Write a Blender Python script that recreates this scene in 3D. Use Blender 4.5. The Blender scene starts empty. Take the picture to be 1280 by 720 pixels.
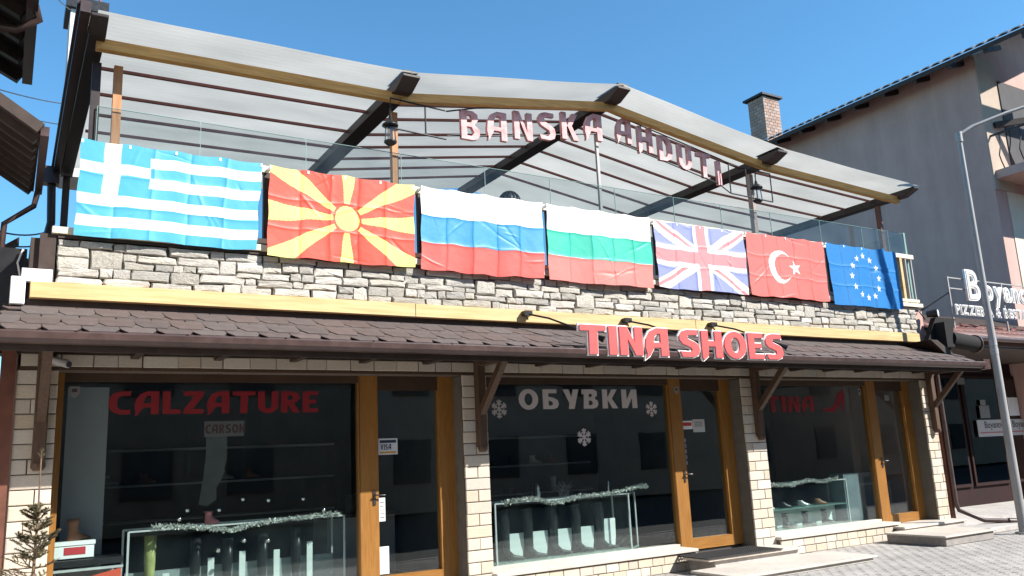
import bpy, bmesh, math, random
import numpy as np
from mathutils import Vector, Matrix
random.seed(7); rnd = random.random
def U(a, b): return a + (b - a) * random.random()
S = bpy.context.scene; COL = S.collection
# ------------------------------------------------------------------ camera
EYE = 1.7
cam = bpy.data.objects.new('camera', bpy.data.cameras.new('camera')); COL.objects.link(cam)
CM = ((0.8560974, -0.5146825, -0.0468947), (0.0640598, 0.1957149, -0.9785663), (0.5128292, 0.8347440, 0.2005215))
r, d, f = (Vector(v) for v in CM)
m = Matrix((r, -d, -f)).transposed().to_4x4(); m.translation = (0, 0, EYE)
cam.matrix_world = m
cam.data.sensor_width = 36; cam.data.lens = 1039.96 * 36 / 1280
cam.data.clip_start = 0.05; cam.data.clip_end = 3000
S.camera = cam
# ------------------------------------------------------------------ sky, sun, exposure
TOSUN = Vector((0.85, -1.0, 1.03)).normalized()
SUN_EL = math.asin(TOSUN.z)
w = bpy.data.worlds.new('World'); S.world = w; w.use_nodes = True
nt = w.node_tree; bg = nt.nodes['Background']
sky = nt.nodes.new('ShaderNodeTexSky'); sky.sky_type = 'NISHITA'; sky.sun_disc = False
sky.sun_elevation = SUN_EL; sky.sun_rotation = math.atan2(TOSUN.x, TOSUN.y)
sky.altitude = 900; sky.air_density = 1.1; sky.dust_density = 0.0; sky.ozone_density = 10
tn = nt.nodes.new('ShaderNodeVectorMath'); tn.operation = 'MULTIPLY'; tn.inputs[1].default_value = (0.87, 1.07, 0.90)
nt.links.new(sky.outputs[0], tn.inputs[0]); nt.links.new(tn.outputs[0], bg.inputs[0]); bg.inputs[1].default_value = 0.13
sl = bpy.data.lights.new('sun', 'SUN'); sl.energy = 5.0; sl.angle = math.radians(0.5); sl.color = (1, 0.955, 0.89)
so = bpy.data.objects.new('sun', sl); COL.objects.link(so)
so.rotation_euler = (-TOSUN).to_track_quat('-Z', 'Y').to_euler(); so.location = (10, -10, 20)
S.view_settings.view_transform = 'Standard'; S.view_settings.look = 'None'
S.view_settings.exposure = 1.0; S.view_settings.gamma = 1
S.render.engine = 'CYCLES'; S.cycles.max_bounces = 10; S.cycles.transparent_max_bounces = 24; S.cycles.use_denoising = True

# ------------------------------------------------------------------ materials
MATS = {}
def mat(name, col, rough=0.7, var=0.0, scale=6.0, stretch=(1, 1, 1), bump=0.0, metal=0.0, spec=0.4, col2=None, rand=0.0, bscale=None, detail=6, grime=0.0, gstretch=(1, 1, 1)):
    if name in MATS: return MATS[name]
    m = bpy.data.materials.new(name); m.use_nodes = True; n = m.node_tree; N = n.nodes; L = n.links
    b = N['Principled BSDF']; b.inputs['Roughness'].default_value = rough; b.inputs['Metallic'].default_value = metal
    b.inputs['Specular IOR Level'].default_value = spec
    tc = N.new('ShaderNodeTexCoord'); mp = N.new('ShaderNodeMapping'); mp.inputs['Scale'].default_value = stretch
    src = tc.outputs['Object']
    if rand:
        oi = N.new('ShaderNodeObjectInfo'); va = N.new('ShaderNodeVectorMath'); va.operation = 'MULTIPLY_ADD'
        L.new(oi.outputs['Random'], va.inputs[0]); va.inputs[1].default_value = (37, 17, 53); L.new(tc.outputs['Object'], va.inputs[2]); src = va.outputs[0]
    L.new(src, mp.inputs['Vector'])
    no = N.new('ShaderNodeTexNoise'); no.inputs['Scale'].default_value = scale; no.inputs['Detail'].default_value = detail; no.inputs['Roughness'].default_value = 0.62
    L.new(mp.outputs[0], no.inputs['Vector'])
    if var or col2:
        c2 = col2 or tuple(c * (1 - var) for c in col); c1 = col if col2 else tuple(min(1, c * (1 + var * .6)) for c in col)
        cr = N.new('ShaderNodeValToRGB'); cr.color_ramp.elements[0].position = 0.32; cr.color_ramp.elements[1].position = 0.68
        cr.color_ramp.elements[0].color = (*c2, 1); cr.color_ramp.elements[1].color = (*c1, 1); L.new(no.outputs['Fac'], cr.inputs[0]); out = cr.outputs[0]
        if rand:
            hs = N.new('ShaderNodeHueSaturation'); mr = N.new('ShaderNodeMapRange'); mr.inputs['To Min'].default_value = 1 - rand; mr.inputs['To Max'].default_value = 1 + rand * .7
            L.new(oi.outputs['Random'], mr.inputs[0]); L.new(mr.outputs[0], hs.inputs['Value']); L.new(out, hs.inputs['Color'])
            m2 = N.new('ShaderNodeMath'); m2.operation = 'MULTIPLY'; m2.inputs[1].default_value = 7.31; L.new(oi.outputs['Random'], m2.inputs[0])
            m3 = N.new('ShaderNodeMath'); m3.operation = 'FRACT'; L.new(m2.outputs[0], m3.inputs[0])
            mr2 = N.new('ShaderNodeMapRange'); mr2.inputs['To Min'].default_value = 0.72; mr2.inputs['To Max'].default_value = 1.18
            L.new(m3.outputs[0], mr2.inputs[0]); L.new(mr2.outputs[0], hs.inputs['Saturation']); out = hs.outputs[0]
        if grime:
            gm = N.new('ShaderNodeMapping'); gm.inputs['Scale'].default_value = gstretch; L.new(tc.outputs['Object'], gm.inputs[0])
            gn = N.new('ShaderNodeTexNoise'); gn.inputs['Scale'].default_value = 1.1; gn.inputs['Detail'].default_value = 9; gn.inputs['Roughness'].default_value = .7; L.new(gm.outputs[0], gn.inputs[0])
            gr = N.new('ShaderNodeMapRange'); gr.inputs['From Min'].default_value = .38; gr.inputs['From Max'].default_value = .62; gr.inputs['To Min'].default_value = 1 - grime; gr.inputs['To Max'].default_value = 1.0; L.new(gn.outputs['Fac'], gr.inputs[0])
            vm = N.new('ShaderNodeVectorMath'); vm.operation = 'SCALE'; L.new(out, vm.inputs[0]); L.new(gr.outputs[0], vm.inputs['Scale']); out = vm.outputs[0]
        L.new(out, b.inputs['Base Color'])
        rr = N.new('ShaderNodeMapRange'); rr.inputs['To Min'].default_value = max(0, rough - .1); rr.inputs['To Max'].default_value = min(1, rough + .12)
        L.new(no.outputs['Fac'], rr.inputs[0]); L.new(rr.outputs[0], b.inputs['Roughness'])
    else: b.inputs['Base Color'].default_value = (*col, 1)
    if bump:
        n2 = no
        if bscale:
            n2 = N.new('ShaderNodeTexNoise'); n2.inputs['Scale'].default_value = bscale; n2.inputs['Detail'].default_value = 8; L.new(mp.outputs[0], n2.inputs['Vector'])
        bu = N.new('ShaderNodeBump'); bu.inputs['Strength'].default_value = 1; bu.inputs['Distance'].default_value = bump
        L.new(n2.outputs['Fac'], bu.inputs['Height']); L.new(bu.outputs[0], b.inputs['Normal'])
    MATS[name] = m; return m
def glass(name, tint=(.9, .95, .94), refl=1.0, ior=1.5, haze=0.0):
    m = bpy.data.materials.new(name); m.use_nodes = True; n = m.node_tree; N = n.nodes; L = n.links
    for q in list(N): N.remove(q)
    o = N.new('ShaderNodeOutputMaterial'); t = N.new('ShaderNodeBsdfTransparent'); t.inputs[0].default_value = (*tint, 1)
    g = N.new('ShaderNodeBsdfGlossy'); g.inputs['Roughness'].default_value = 0.01; g.inputs[0].default_value = (refl, refl, refl, 1)
    # gently uneven float glass
    tc = N.new('ShaderNodeTexCoord'); no = N.new('ShaderNodeTexNoise'); no.inputs['Scale'].default_value = 1.3; L.new(tc.outputs['Object'], no.inputs[0])
    bu = N.new('ShaderNodeBump'); bu.inputs['Distance'].default_value = 0.0008; L.new(no.outputs[0], bu.inputs['Height']); L.new(bu.outputs[0], g.inputs['Normal'])
    mx = N.new('ShaderNodeMixShader'); lw = N.new('ShaderNodeLayerWeight'); lw.inputs[0].default_value = .5
    pw = N.new('ShaderNodeMath'); pw.operation = 'POWER'; pw.inputs[1].default_value = 4.0; L.new(lw.outputs['Facing'], pw.inputs[0])
    mul = N.new('ShaderNodeMath'); mul.operation = 'MULTIPLY_ADD'; mul.inputs[1].default_value = .9; mul.inputs[2].default_value = .06 * refl; mul.use_clamp = True; L.new(pw.outputs[0], mul.inputs[0])
    L.new(mul.outputs[0], mx.inputs[0]); L.new(t.outputs[0], mx.inputs[1]); L.new(g.outputs[0], mx.inputs[2]); out = mx.outputs[0]
    if haze:
        df = N.new('ShaderNodeBsdfDiffuse'); df.inputs[0].default_value = (.75, .82, .82, 1); m2 = N.new('ShaderNodeMixShader')
        n3 = N.new('ShaderNodeTexNoise'); n3.inputs['Scale'].default_value = 2.2; n3.inputs['Detail'].default_value = 5; L.new(tc.outputs['Object'], n3.inputs[0])
        mr = N.new('ShaderNodeMapRange'); mr.inputs['From Min'].default_value = .3; mr.inputs['From Max'].default_value = .8; mr.inputs['To Max'].default_value = haze * 2; L.new(n3.outputs[0], mr.inputs[0])
        L.new(mr.outputs[0], m2.inputs[0]); L.new(out, m2.inputs[1]); L.new(df.outputs[0], m2.inputs[2]); out = m2.outputs[0]
    L.new(out, o.inputs[0]); return m
WOOD = mat('pale_pine', (.70, .50, .25), .55, scale=3, stretch=(.5, 6, 9), col2=(.55, .36, .15), bump=.002,grime=.12, gstretch=(1, 1, 4))
WOOD2 = mat('weathered_pine', (.62, .38, .13), .6, scale=4, stretch=(.6, 9, 9), col2=(.40, .22, .07), bump=.003)
POSTW = mat('orange_pine', (.52, .26, .11), .6, scale=4, stretch=(8, 8, .6), col2=(.36, .16, .07), bump=.002)
DOORW = mat('golden_oak', (.30, .14, .032), .38, scale=5, stretch=(9, 9, .7), col2=(.22, .095, .02), bump=.001)
DOORH = mat('golden_oak_rail', (.30, .14, .032), .38, scale=5, stretch=(.7, 9, 9), col2=(.22, .095, .02), bump=.001)
DARKW = mat('dark_brown_wood', (.055, .035, .026), .6, scale=6, stretch=(1, 1, 1), col2=(.028, .017, .013), bump=.003)
RAFT = mat('dark_rafter', (.035, .022, .020), .5, scale=5, col2=(.02, .013, .012), bump=.002)
BRKW = mat('bracket_wood', (.10, .055, .03), .6, scale=6, stretch=(6, 6, .8), col2=(.055, .03, .018), bump=.003)
PURL = mat('rust_red_steel', (.24, .08, .07), .5, scale=9, col2=(.15, .05, .045))
REDW = mat('red_brown_board', (.14, .05, .03), .6, var=.3, scale=5, bump=.002)
STONE = mat('fieldstone', (.57, .53, .46), .85, scale=9, col2=(.35, .33, .29), bump=.012, rand=.28, bscale=14)
MORT = mat('dark_mortar', (.11, .10, .085), .95, var=.4, scale=12, bump=.01)
BRICK = mat('cream_brick', (.60, .52, .42), .8, scale=10, col2=(.49, .415, .33), bump=.004, rand=.14, bscale=30)
JOINT = mat('brick_joint', (.13, .10, .08), .95, var=.3, scale=20)
SHING = mat('bitumen_shingle', (.15, .112, .102), .92, scale=40, col2=(.085, .064, .058), bump=.003, rand=.14, bscale=160,grime=.3)
GUT = mat('brown_gutter', (.075, .045, .04), .35, var=.25, scale=8, spec=.5,grime=.3)
CREAM = mat('cream_board', (.74, .66, .50), .5, var=.12, scale=5, stretch=(.5, 4, 4),grime=.15)
WHITE = mat('white_paint', (.8, .8, .79), .5, var=.06, scale=5)
WSTONE = mat('pale_sill_stone', (.62, .56, .49), .6, scale=12, col2=(.52, .47, .41), bump=.002,grime=.18)
CONC = mat('step_concrete', (.52, .49, .46), .85, scale=8, col2=(.40, .38, .36), bump=.004, bscale=40,grime=.25)
CONCD = mat('step_riser_stone', (.30, .28, .26), .85, scale=8, col2=(.22, .20, .19), bump=.006)
PAVE = mat('paver_grey', (.42, .40, .375), .85, scale=3, col2=(.34, .32, .30), bump=.003, bscale=50,grime=.28)
SAND = mat('joint_sand', (.26, .24, .22), .95, var=.2, scale=20)
ROAD = mat('asphalt', (.06, .06, .062), .9, var=.3, scale=20, bump=.004)
RENDER = mat('grey_render', (.58, .385, .335), .9, scale=.5, col2=(.50, .325, .28), bump=.004, bscale=60,grime=.16, gstretch=(1, 1, .18))
RENDC = mat('cream_render', (.62, .57, .46), .9, scale=2, col2=(.55, .5, .4), bump=.003, bscale=60)
WRENDER = mat('white_render', (.66, .63, .60), .9, scale=2, col2=(.55, .52, .49), bump=.003, bscale=50)
IRON = mat('black_iron', (.025, .025, .027), .4, var=.3, scale=12, metal=.3)
STEEL = mat('galvanised_steel', (.36, .355, .345), .6, scale=7, stretch=(1, 1, .25), col2=(.27, .265, .26), metal=.15)
ALU = mat('aluminium_edge', (.62, .66, .66), .35, var=.1, scale=6, metal=.5)
EDGE = mat('glass_edge', (.22, .34, .31), .25, var=.1, scale=5)
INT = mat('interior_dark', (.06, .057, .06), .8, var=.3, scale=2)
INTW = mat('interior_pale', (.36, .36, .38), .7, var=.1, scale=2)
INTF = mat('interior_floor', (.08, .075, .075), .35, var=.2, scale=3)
SHOEB = mat('black_leather', (.02, .02, .022), .35, var=.3, scale=9)
SHOET = mat('tan_leather', (.28, .12, .06), .45, var=.3, scale=9)
CARD = mat('white_card', (.74, .76, .76), .6, var=.05, scale=5)
REDP = mat('red_card', (.45, .04, .05), .55, var=.1, scale=8)
TINS = mat('tinsel', (.42, .45, .43), .4, var=.6, scale=80, metal=.3)
BRASS = mat('dark_metal', (.10, .09, .09), .35, var=.2, scale=9, metal=.7)
LRED = mat('sign_red', (.62, .10, .095), .42, var=.08, scale=3)
LWH = mat('sign_white', (.82, .81, .79), .5, var=.04, scale=4)
LGREY = mat('grey_vinyl', (.52, .48, .47), .6, var=.06, scale=6)
LDRED = mat('red_vinyl', (.20, .008, .013), .55, var=.1, scale=6)
PINK = mat('pale_pink_foam', (.76, .47, .46), .7, scale=9, col2=(.55, .23, .23), bump=.004)
MAROON = mat('maroon_cap', (.26, .09, .10), .7, scale=7, col2=(.18, .06, .07), bump=.003)
TILE = mat('red_roof_tile', (.17, .055, .04), .6, scale=6, col2=(.10, .035, .03), bump=.003, rand=.25)
TILEG = mat('grey_roof_tile', (.62, .62, .64), .25, scale=6, col2=(.45, .45, .48), bump=.003, rand=.2)
CHB = mat('chimney_brick', (.42, .30, .24), .85, scale=9, col2=(.30, .20, .16), bump=.004, rand=.2)
RUB = mat('black_rubber', (.03, .03, .03), .8, var=.3, scale=12)
BARK = mat('spruce_bark', (.15, .10, .065), .9, var=.35, scale=20, bump=.003)
NEED = mat('dry_spruce_needle', (.13, .115, .055), .8, scale=9, col2=(.075, .06, .03))
GLASS = glass('shop_glass'); RGLASS = glass('railing_glass', (.88, .90, .89), refl=.45, haze=.012); CGLASS = glass('case_glass', (.95, .975, .97), haze=.006)
CHROME = mat('silver_ball', (.75, .75, .77), .12, metal=1.0)
LENS = mat('lamp_lens', (.55, .55, .52), .3)

def sheet_mat():   # translucent ribbed roof sheet
    m = bpy.data.materials.new('ribbed_roof_sheet'); m.use_nodes = True; n = m.node_tree; N = n.nodes; L = n.links
    for q in list(N): N.remove(q)
    o = N.new('ShaderNodeOutputMaterial'); tc = N.new('ShaderNodeTexCoord')
    no = N.new('ShaderNodeTexNoise'); no.inputs['Scale'].default_value = 1.1; no.inputs['Detail'].default_value = 6
    mp = N.new('ShaderNodeMapping'); mp.inputs['Scale'].default_value = (.7, 1.6, 1); L.new(tc.outputs['Object'], mp.inputs[0]); L.new(mp.outputs[0], no.inputs[0])
    cr = N.new('ShaderNodeValToRGB'); cr.color_ramp.elements[0].position = .3; cr.color_ramp.elements[1].position = .72
    cr.color_ramp.elements[0].color = (.43, .425, .385, 1); cr.color_ramp.elements[1].color = (.57, .555, .505, 1); L.new(no.outputs[0], cr.inputs[0])
    d = N.new('ShaderNodeBsdfDiffuse'); t = N.new('ShaderNodeBsdfTranslucent'); tr = N.new('ShaderNodeBsdfTransparent'); g = N.new('ShaderNodeBsdfGlossy')
    tr.inputs[0].default_value = (.8, .82, .78, 1); g.inputs['Roughness'].default_value = .4
    L.new(cr.outputs[0], d.inputs[0]); L.new(cr.outputs[0], t.inputs[0])
    a = N.new('ShaderNodeMixShader'); a.inputs[0].default_value = .62; L.new(d.outputs[0], a.inputs[1]); L.new(t.outputs[0], a.inputs[2])
    b = N.new('ShaderNodeMixShader'); b.inputs[0].default_value = .03; L.new(a.outputs[0], b.inputs[1]); L.new(tr.outputs[0], b.inputs[2])
    c = N.new('ShaderNodeMixShader'); c.inputs[0].default_value = .04; L.new(b.outputs[0], c.inputs[1]); L.new(g.outputs[0], c.inputs[2])
    L.new(c.outputs[0], o.inputs[0]); return m
SHEET = sheet_mat()
def cloth_mat():
    m = bpy.data.materials.new('flag_cloth'); m.use_nodes = True; n = m.node_tree; N = n.nodes; L = n.links
    for q in list(N): N.remove(q)
    o = N.new('ShaderNodeOutputMaterial'); at = N.new('ShaderNodeAttribute'); at.attribute_name = 'print'
    d = N.new('ShaderNodeBsdfDiffuse'); t = N.new('ShaderNodeBsdfTranslucent'); g = N.new('ShaderNodeBsdfGlossy'); g.inputs['Roughness'].default_value = .45
    tc = N.new('ShaderNodeTexCoord'); no = N.new('ShaderNodeTexNoise'); no.inputs['Scale'].default_value = 9; no.inputs['Detail'].default_value = 5; L.new(tc.outputs['Object'], no.inputs[0])
    bu = N.new('ShaderNodeBump'); bu.inputs['Distance'].default_value = .004; L.new(no.outputs[0], bu.inputs['Height'])
    for q in (d, t, g): L.new(bu.outputs[0], q.inputs['Normal'])
    L.new(at.outputs['Color'], d.inputs[0]); L.new(at.outputs['Color'], t.inputs[0])
    a = N.new('ShaderNodeMixShader'); a.inputs[0].default_value = .12; L.new(d.outputs[0], a.inputs[1]); L.new(t.outputs[0], a.inputs[2])
    b = N.new('ShaderNodeMixShader'); b.inputs[0].default_value = .03; L.new(a.outputs[0], b.inputs[1]); L.new(g.outputs[0], b.inputs[2])
    L.new(b.outputs[0], o.inputs[0]); return m
CLOTH = cloth_mat()

# ------------------------------------------------------------------ builders
WL = {}
def tag(o, label=None, cat=None, group=None, kind=None):
    if label: o['label'] = label
    if cat: o['category'] = cat
    if group: o['group'] = group
    if kind: o['kind'] = kind
    return o
def thing(name, label, cat, loc, group=None, kind=None):
    o = bpy.data.objects.new(name, None); o.empty_display_size = .2; COL.objects.link(o); o.location = loc; WL[o.name] = Vector(loc)
    return tag(o, label, cat, group, kind)
class MB:
    def __init__(s): s.v = []; s.f = []; s.sm = []
    def add(s, vs, fs, smooth=False):
        k = len(s.v); s.v += [tuple(v) for v in vs]; s.f += [tuple(i + k for i in f) for f in fs]; s.sm += [smooth] * len(fs); return s
    def box(s, x0, x1, y0, y1, z0, z1, ch=0.0):
        vs = [(x, y, z) for z in (z0, z1) for y in (y0, y1) for x in (x0, x1)]
        return s.add(vs, [(0, 2, 3, 1), (4, 5, 7, 6), (0, 1, 5, 4), (2, 6, 7, 3), (0, 4, 6, 2), (1, 3, 7, 5)])
    def hexa(s, p):  # 8 points: bottom quad then top quad (ccw)
        return s.add(p, [(3, 2, 1, 0), (4, 5, 6, 7), (0, 1, 5, 4), (1, 2, 6, 5), (2, 3, 7, 6), (3, 0, 4, 7)])
    def bar(s, a, b, wx, wz, up=(0, 0, 1)):   # rectangular bar from a to b
        a = Vector(a); b = Vector(b); t = (b - a).normalized(); u = Vector(up); sd = t.cross(u)
        if sd.length < 1e-4: sd = t.cross(Vector((0, 1, 0)))
        sd.normalize(); u = sd.cross(t).normalized(); h = sd * wx / 2; k = u * wz / 2
        return s.hexa([a - h - k, a + h - k, b + h - k, b - h - k, a - h + k, a + h + k, b + h + k, b - h + k])
    def tube(s, pts, r, n=8, cap=True):
        pts = [Vector(p) for p in pts]; rs = r if isinstance(r, (list, tuple)) else [r] * len(pts); rings = []
        prev = None
        for i, p in enumerate(pts):
            t = (pts[min(i + 1, len(pts) - 1)] - pts[max(i - 1, 0)]).normalized()
            if prev is None:
                u = t.orthogonal().normalized()
            else:
                u = (prev - t * prev.dot(t)).normalized()
            prev = u; v = t.cross(u)
            rings.append([p + (u * math.cos(6.28318 * k / n) + v * math.sin(6.28318 * k / n)) * rs[i] for k in range(n)])
        vs = [q for R in rings for q in R]; fs = []
        for i in range(len(pts) - 1):
            for k in range(n): a = i * n + k; b = i * n + (k + 1) % n; fs.append((a, b, b + n, a + n))
        s.add(vs, fs, True)
        if cap: s.add(rings[0], [tuple(range(n - 1, -1, -1))]); s.add(rings[-1], [tuple(range(n))])
        return s
    def lathe(s, cx, cy, prof, n=16):
        vs = []; fs = []
        for r_, z in prof: vs += [(cx + r_ * math.cos(6.28318 * k / n), cy + r_ * math.sin(6.28318 * k / n), z) for k in range(n)]
        for i in range(len(prof) - 1):
            for k in range(n): a = i * n + k; b = i * n + (k + 1) % n; fs.append((a, b, b + n, a + n))
        return s.add(vs, fs, True)
    def prism_y(s, poly, y0, y1):   # polygon in (x,z), extruded along y
        n = len(poly); vs = [(x, y0, z) for x, z in poly] + [(x, y1, z) for x, z in poly]
        return s.add(vs, [tuple(range(n)), tuple(range(2 * n - 1, n - 1, -1))] + [((i + 1) % n, i, i + n, (i + 1) % n + n) for i in range(n)])
    def prism_x(s, poly, x0, x1):   # polygon in (y,z), extruded along x
        n = len(poly); vs = [(x0, y, z) for y, z in poly] + [(x1, y, z) for y, z in poly]
        return s.add(vs, [tuple(range(n - 1, -1, -1)), tuple(range(n, 2 * n))] + [(i, (i + 1) % n, (i + 1) % n + n, i + n) for i in range(n)])
    def mesh(s, off=(0, 0, 0)):
        me = bpy.data.meshes.new('m'); me.from_pydata([(v[0] - off[0], v[1] - off[1], v[2] - off[2]) for v in s.v], [], s.f)
        me.polygons.foreach_set('use_smooth', s.sm); me.update(); return me
    def build(s, name, m, parent=None, bevel=0.0, **tg):
        off = WL.get(parent.name, Vector()) if parent else Vector()
        me = s.mesh(off)
        bm = bmesh.new(); bm.from_mesh(me); bmesh.ops.recalc_face_normals(bm, faces=bm.faces)
        if bevel: bmesh.ops.bevel(bm, geom=[e for e in bm.edges if e.calc_face_angle(0) > .6], offset=bevel, segments=1, affect='EDGES')
        bm.to_mesh(me); bm.free()
        me.materials.append(m)
        o = bpy.data.objects.new(name, me); COL.objects.link(o)
        if parent: o.parent = parent; WL[o.name] = off
        return tag(o, **tg)
def inst(name, me, loc, parent, scale=(1, 1, 1), rot=None, **tg):
    o = bpy.data.objects.new(name, me); COL.objects.link(o); o.parent = parent
    o.location = Vector(loc) - WL.get(parent.name, Vector()); o.scale = scale
    if rot: o.rotation_euler = rot
    return tag(o, **tg)
def copy_tree(o, delta, **tg):
    def rec(s, par):
        c = s.copy(); COL.objects.link(c)
        if par: c.parent = par
        for ch in s.children: rec(ch, c)
        return c
    c = rec(o, None); c.location = o.location + Vector(delta); return tag(c, **tg)

# ------------------------------------------------------------------ lettering
def ell(cx, cz, rx, rz, a0=0, a1=360, n=20, rev=False):
    p = [(cx + rx * math.cos(math.radians(a0 + (a1 - a0) * i / n)), cz + rz * math.sin(math.radians(a0 + (a1 - a0) * i / n))) for i in range(n + (0 if a1 - a0 == 360 else 1))]
    return p[::-1] if rev else p
G = {
 'T': (.80, [[(0, 1), (.8, 1), (.8, .82), (.54, .8), (.52, 0), (.26, 0), (.28, .8), (0, .8)]]),
 'I': (.26, [[(0, 1), (.26, 1), (.26, 0), (0, 0)]]),
 'N': (.74, [[(0, 0), (0, 1), (.24, 1), (.49, .42), (.49, 1), (.74, 1), (.74, 0), (.50, 0), (.25, .58), (.25, 0)]]),
 'A': (.80, [[(.02, -.1), (.14, .0), (.20, .12), (.30, .30), (.52, .30), (.52, 0), (.78, 0), (.78, 1), (.40, 1), (.18, .88), (.04, .62), (.0, .30), (.05, .08)], [(.28, .48), (.52, .48), (.52, .80), (.42, .80), (.32, .68)]]),
 'S': (.70, [[(.64, 1), (.28, 1), (.10, .94), (.0, .78), (.0, .62), (.10, .48), (.40, .34), (.43, .26), (.36, .18), (.0, .2), (.08, 0), (.46, 0), (.64, .08), (.70, .26), (.66, .46), (.52, .56), (.30, .66), (.27, .76), (.34, .81), (.66, .82)]]),
 'H': (.76, [[(0, 1), (.25, 1), (.25, .62), (.50, .62), (.50, 1), (.76, 1), (.76, 0), (.50, 0), (.50, .42), (.25, .42), (.22, .05), (.06, -.1), (0, 0)]]),
 'O': (.84, [ell(.42, .5, .42, .52), ell(.42, .5, .17, .30)]),
 'E': (.62, [[(0, 1), (.6, 1), (.6, .82), (.25, .82), (.25, .60), (.52, .60), (.52, .42), (.25, .42), (.25, .18), (.6, .18), (.62, 0), (0, 0)]]),
 'C': (.70, [[(.68, 1), (.36, 1), (.12, .9), (.0, .65), (.0, .35), (.12, .1), (.36, 0), (.68, 0), (.68, .2), (.38, .2), (.27, .34), (.27, .66), (.38, .8), (.68, .8)]]),
 'L': (.58, [[(0, 1), (.25, 1), (.25, .2), (.58, .2), (.58, 0), (0, 0)]]),
 'Z': (.68, [[(0, 1), (.68, 1), (.68, .85), (.32, .2), (.68, .2), (.68, 0), (0, 0), (0, .15), (.36, .8), (0, .8)]]),
 'U': (.74, [[(0, 1), (.25, 1), (.25, .3), (.32, .2), (.42, .2), (.49, .3), (.49, 1), (.74, 1), (.74, .25), (.6, .04), (.4, -.02), (.2, .02), (.05, .15), (0, .3)]]),
 'R': (.72, [[(0, 0), (0, 1), (.45, 1), (.65, .9), (.7, .7), (.62, .52), (.48, .44), (.72, 0), (.45, 0), (.25, .4), (.25, 0)], [(.25, .58), (.38, .58), (.45, .7), (.38, .82), (.25, .82)]]),
 'B': (.70, [[(0, 0), (0, 1), (.45, 1), (.63, .9), (.65, .7), (.53, .53), (.68, .42), (.7, .2), (.6, .05), (.45, 0)], [(.25, .6), (.36, .61), (.41, .71), (.36, .82), (.25, .82)], [(.25, .18), (.38, .18), (.45, .28), (.38, .42), (.25, .42)]]),
 'K': (.74, [[(0, 0), (0, 1), (.25, 1), (.25, .56), (.46, 1), (.73, 1), (.46, .52), (.74, 0), (.47, 0), (.25, .46), (.25, 0)]]),
 'D': (.74, [[(0, 0), (0, 1), (.4, 1), (.62, .9), (.74, .65), (.74, .35), (.62, .1), (.4, 0)], [(.25, .2), (.38, .2), (.48, .36), (.48, .64), (.38, .8), (.25, .8)]]),
 'Б': (.70, [[(0, 0), (0, 1), (.62, 1), (.62, .8), (.25, .8), (.25, .62), (.45, .58), (.66, .45), (.7, .25), (.62, .06), (.45, 0)], [(.25, .18), (.38, .18), (.45, .26), (.4, .38), (.25, .44)]]),
 'У': (.72, [[(0, 1), (.27, 1), (.38, .6), (.46, 1), (.72, 1), (.5, 0), (.24, 0), (.28, .3)]]),
 'В': (.70, [[(0, .0), (.04, .75), (-.06, .75), (-.06, 1), (.5, 1), (.65, .9), (.66, .7), (.53, .53), (.68, .4), (.7, .2), (.6, .05), (.45, 0)], [(.27, .58), (.36, .6), (.43, .68), (.40, .76), (.27, .76)], [(.25, .18), (.38, .18), (.45, .28), (.38, .42), (.26, .42)]]),
 'И': (.76, [[(0, 0), (0, 1), (.25, 1), (.25, .45), (.50, 1), (.76, 1), (.76, 0), (.51, 0), (.51, .55), (.26, 0)]]),
 'M': (.9, [[(0, 0), (0, 1), (.25, 1), (.45, .5), (.65, 1), (.9, 1), (.9, 0), (.66, 0), (.66, .5), (.45, .1), (.24, .5), (.24, 0)]]),
 'V': (.74, [[(0, 1), (.24, 1), (.38, .35), (.5, 1), (.74, 1), (.5, 0), (.24, 0)]]),
}
G['О'] = G['O']; G['К'] = G['K']
def curve_mesh(loops, extrude, offset=0.0, text=None):
    if text is not None:
        cu = bpy.data.curves.new('t', 'FONT'); cu.body = text; cu.align_x = 'LEFT'
    else:
        cu = bpy.data.curves.new('t', 'CURVE'); cu.dimensions = '2D'
        for lp in loops:
            sp = cu.splines.new('POLY'); sp.points.add(len(lp) - 1)
            for i, (x, z) in enumerate(lp): sp.points[i].co = (x, z, 0, 1)
            sp.use_cyclic_u = True
    cu.fill_mode = 'BOTH'; cu.extrude = extrude; cu.offset = offset
    ob = bpy.data.objects.new('t', cu); COL.objects.link(ob)
    me = bpy.data.meshes.new_from_object(ob.evaluated_get(bpy.context.evaluated_depsgraph_get()))
    bpy.data.objects.remove(ob); bpy.data.curves.remove(cu)
    me.transform(Matrix(((1, 0, 0, 0), (0, 0, -1, 0), (0, 1, 0, 0), (0, 0, 0, 1))))   # face -Y
    return me
def glyph(ch, h, wsc, ext, offset=0.0):
    wd, loops = G[ch]
    k = h * wsc
    return wd * k, curve_mesh([[(x * k, z * h) for x, z in lp] for lp in loops], ext, offset)
def place_mesh(name, me, m, loc, parent, rot=None, **tg):
    me.materials.clear(); me.materials.append(m)
    return inst(name, me, loc, parent, rot=rot, **tg)

# ================================================================== SETTING
MB().add([(-400, -400, -.15), (400, -400, -.15), (400, 400, -.15), (-400, 400, -.15)], [(0, 1, 2, 3)]).build('ground', mat('dark_soil', (.12, .10, .08), .95, var=.3, scale=3), kind='structure')
MB().box(-200, 200, -6.9, 5.48, -.14, -.12).build('road', ROAD, kind='structure')  # out of view; made dark and close to cut light bounced onto the shopfront
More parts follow.
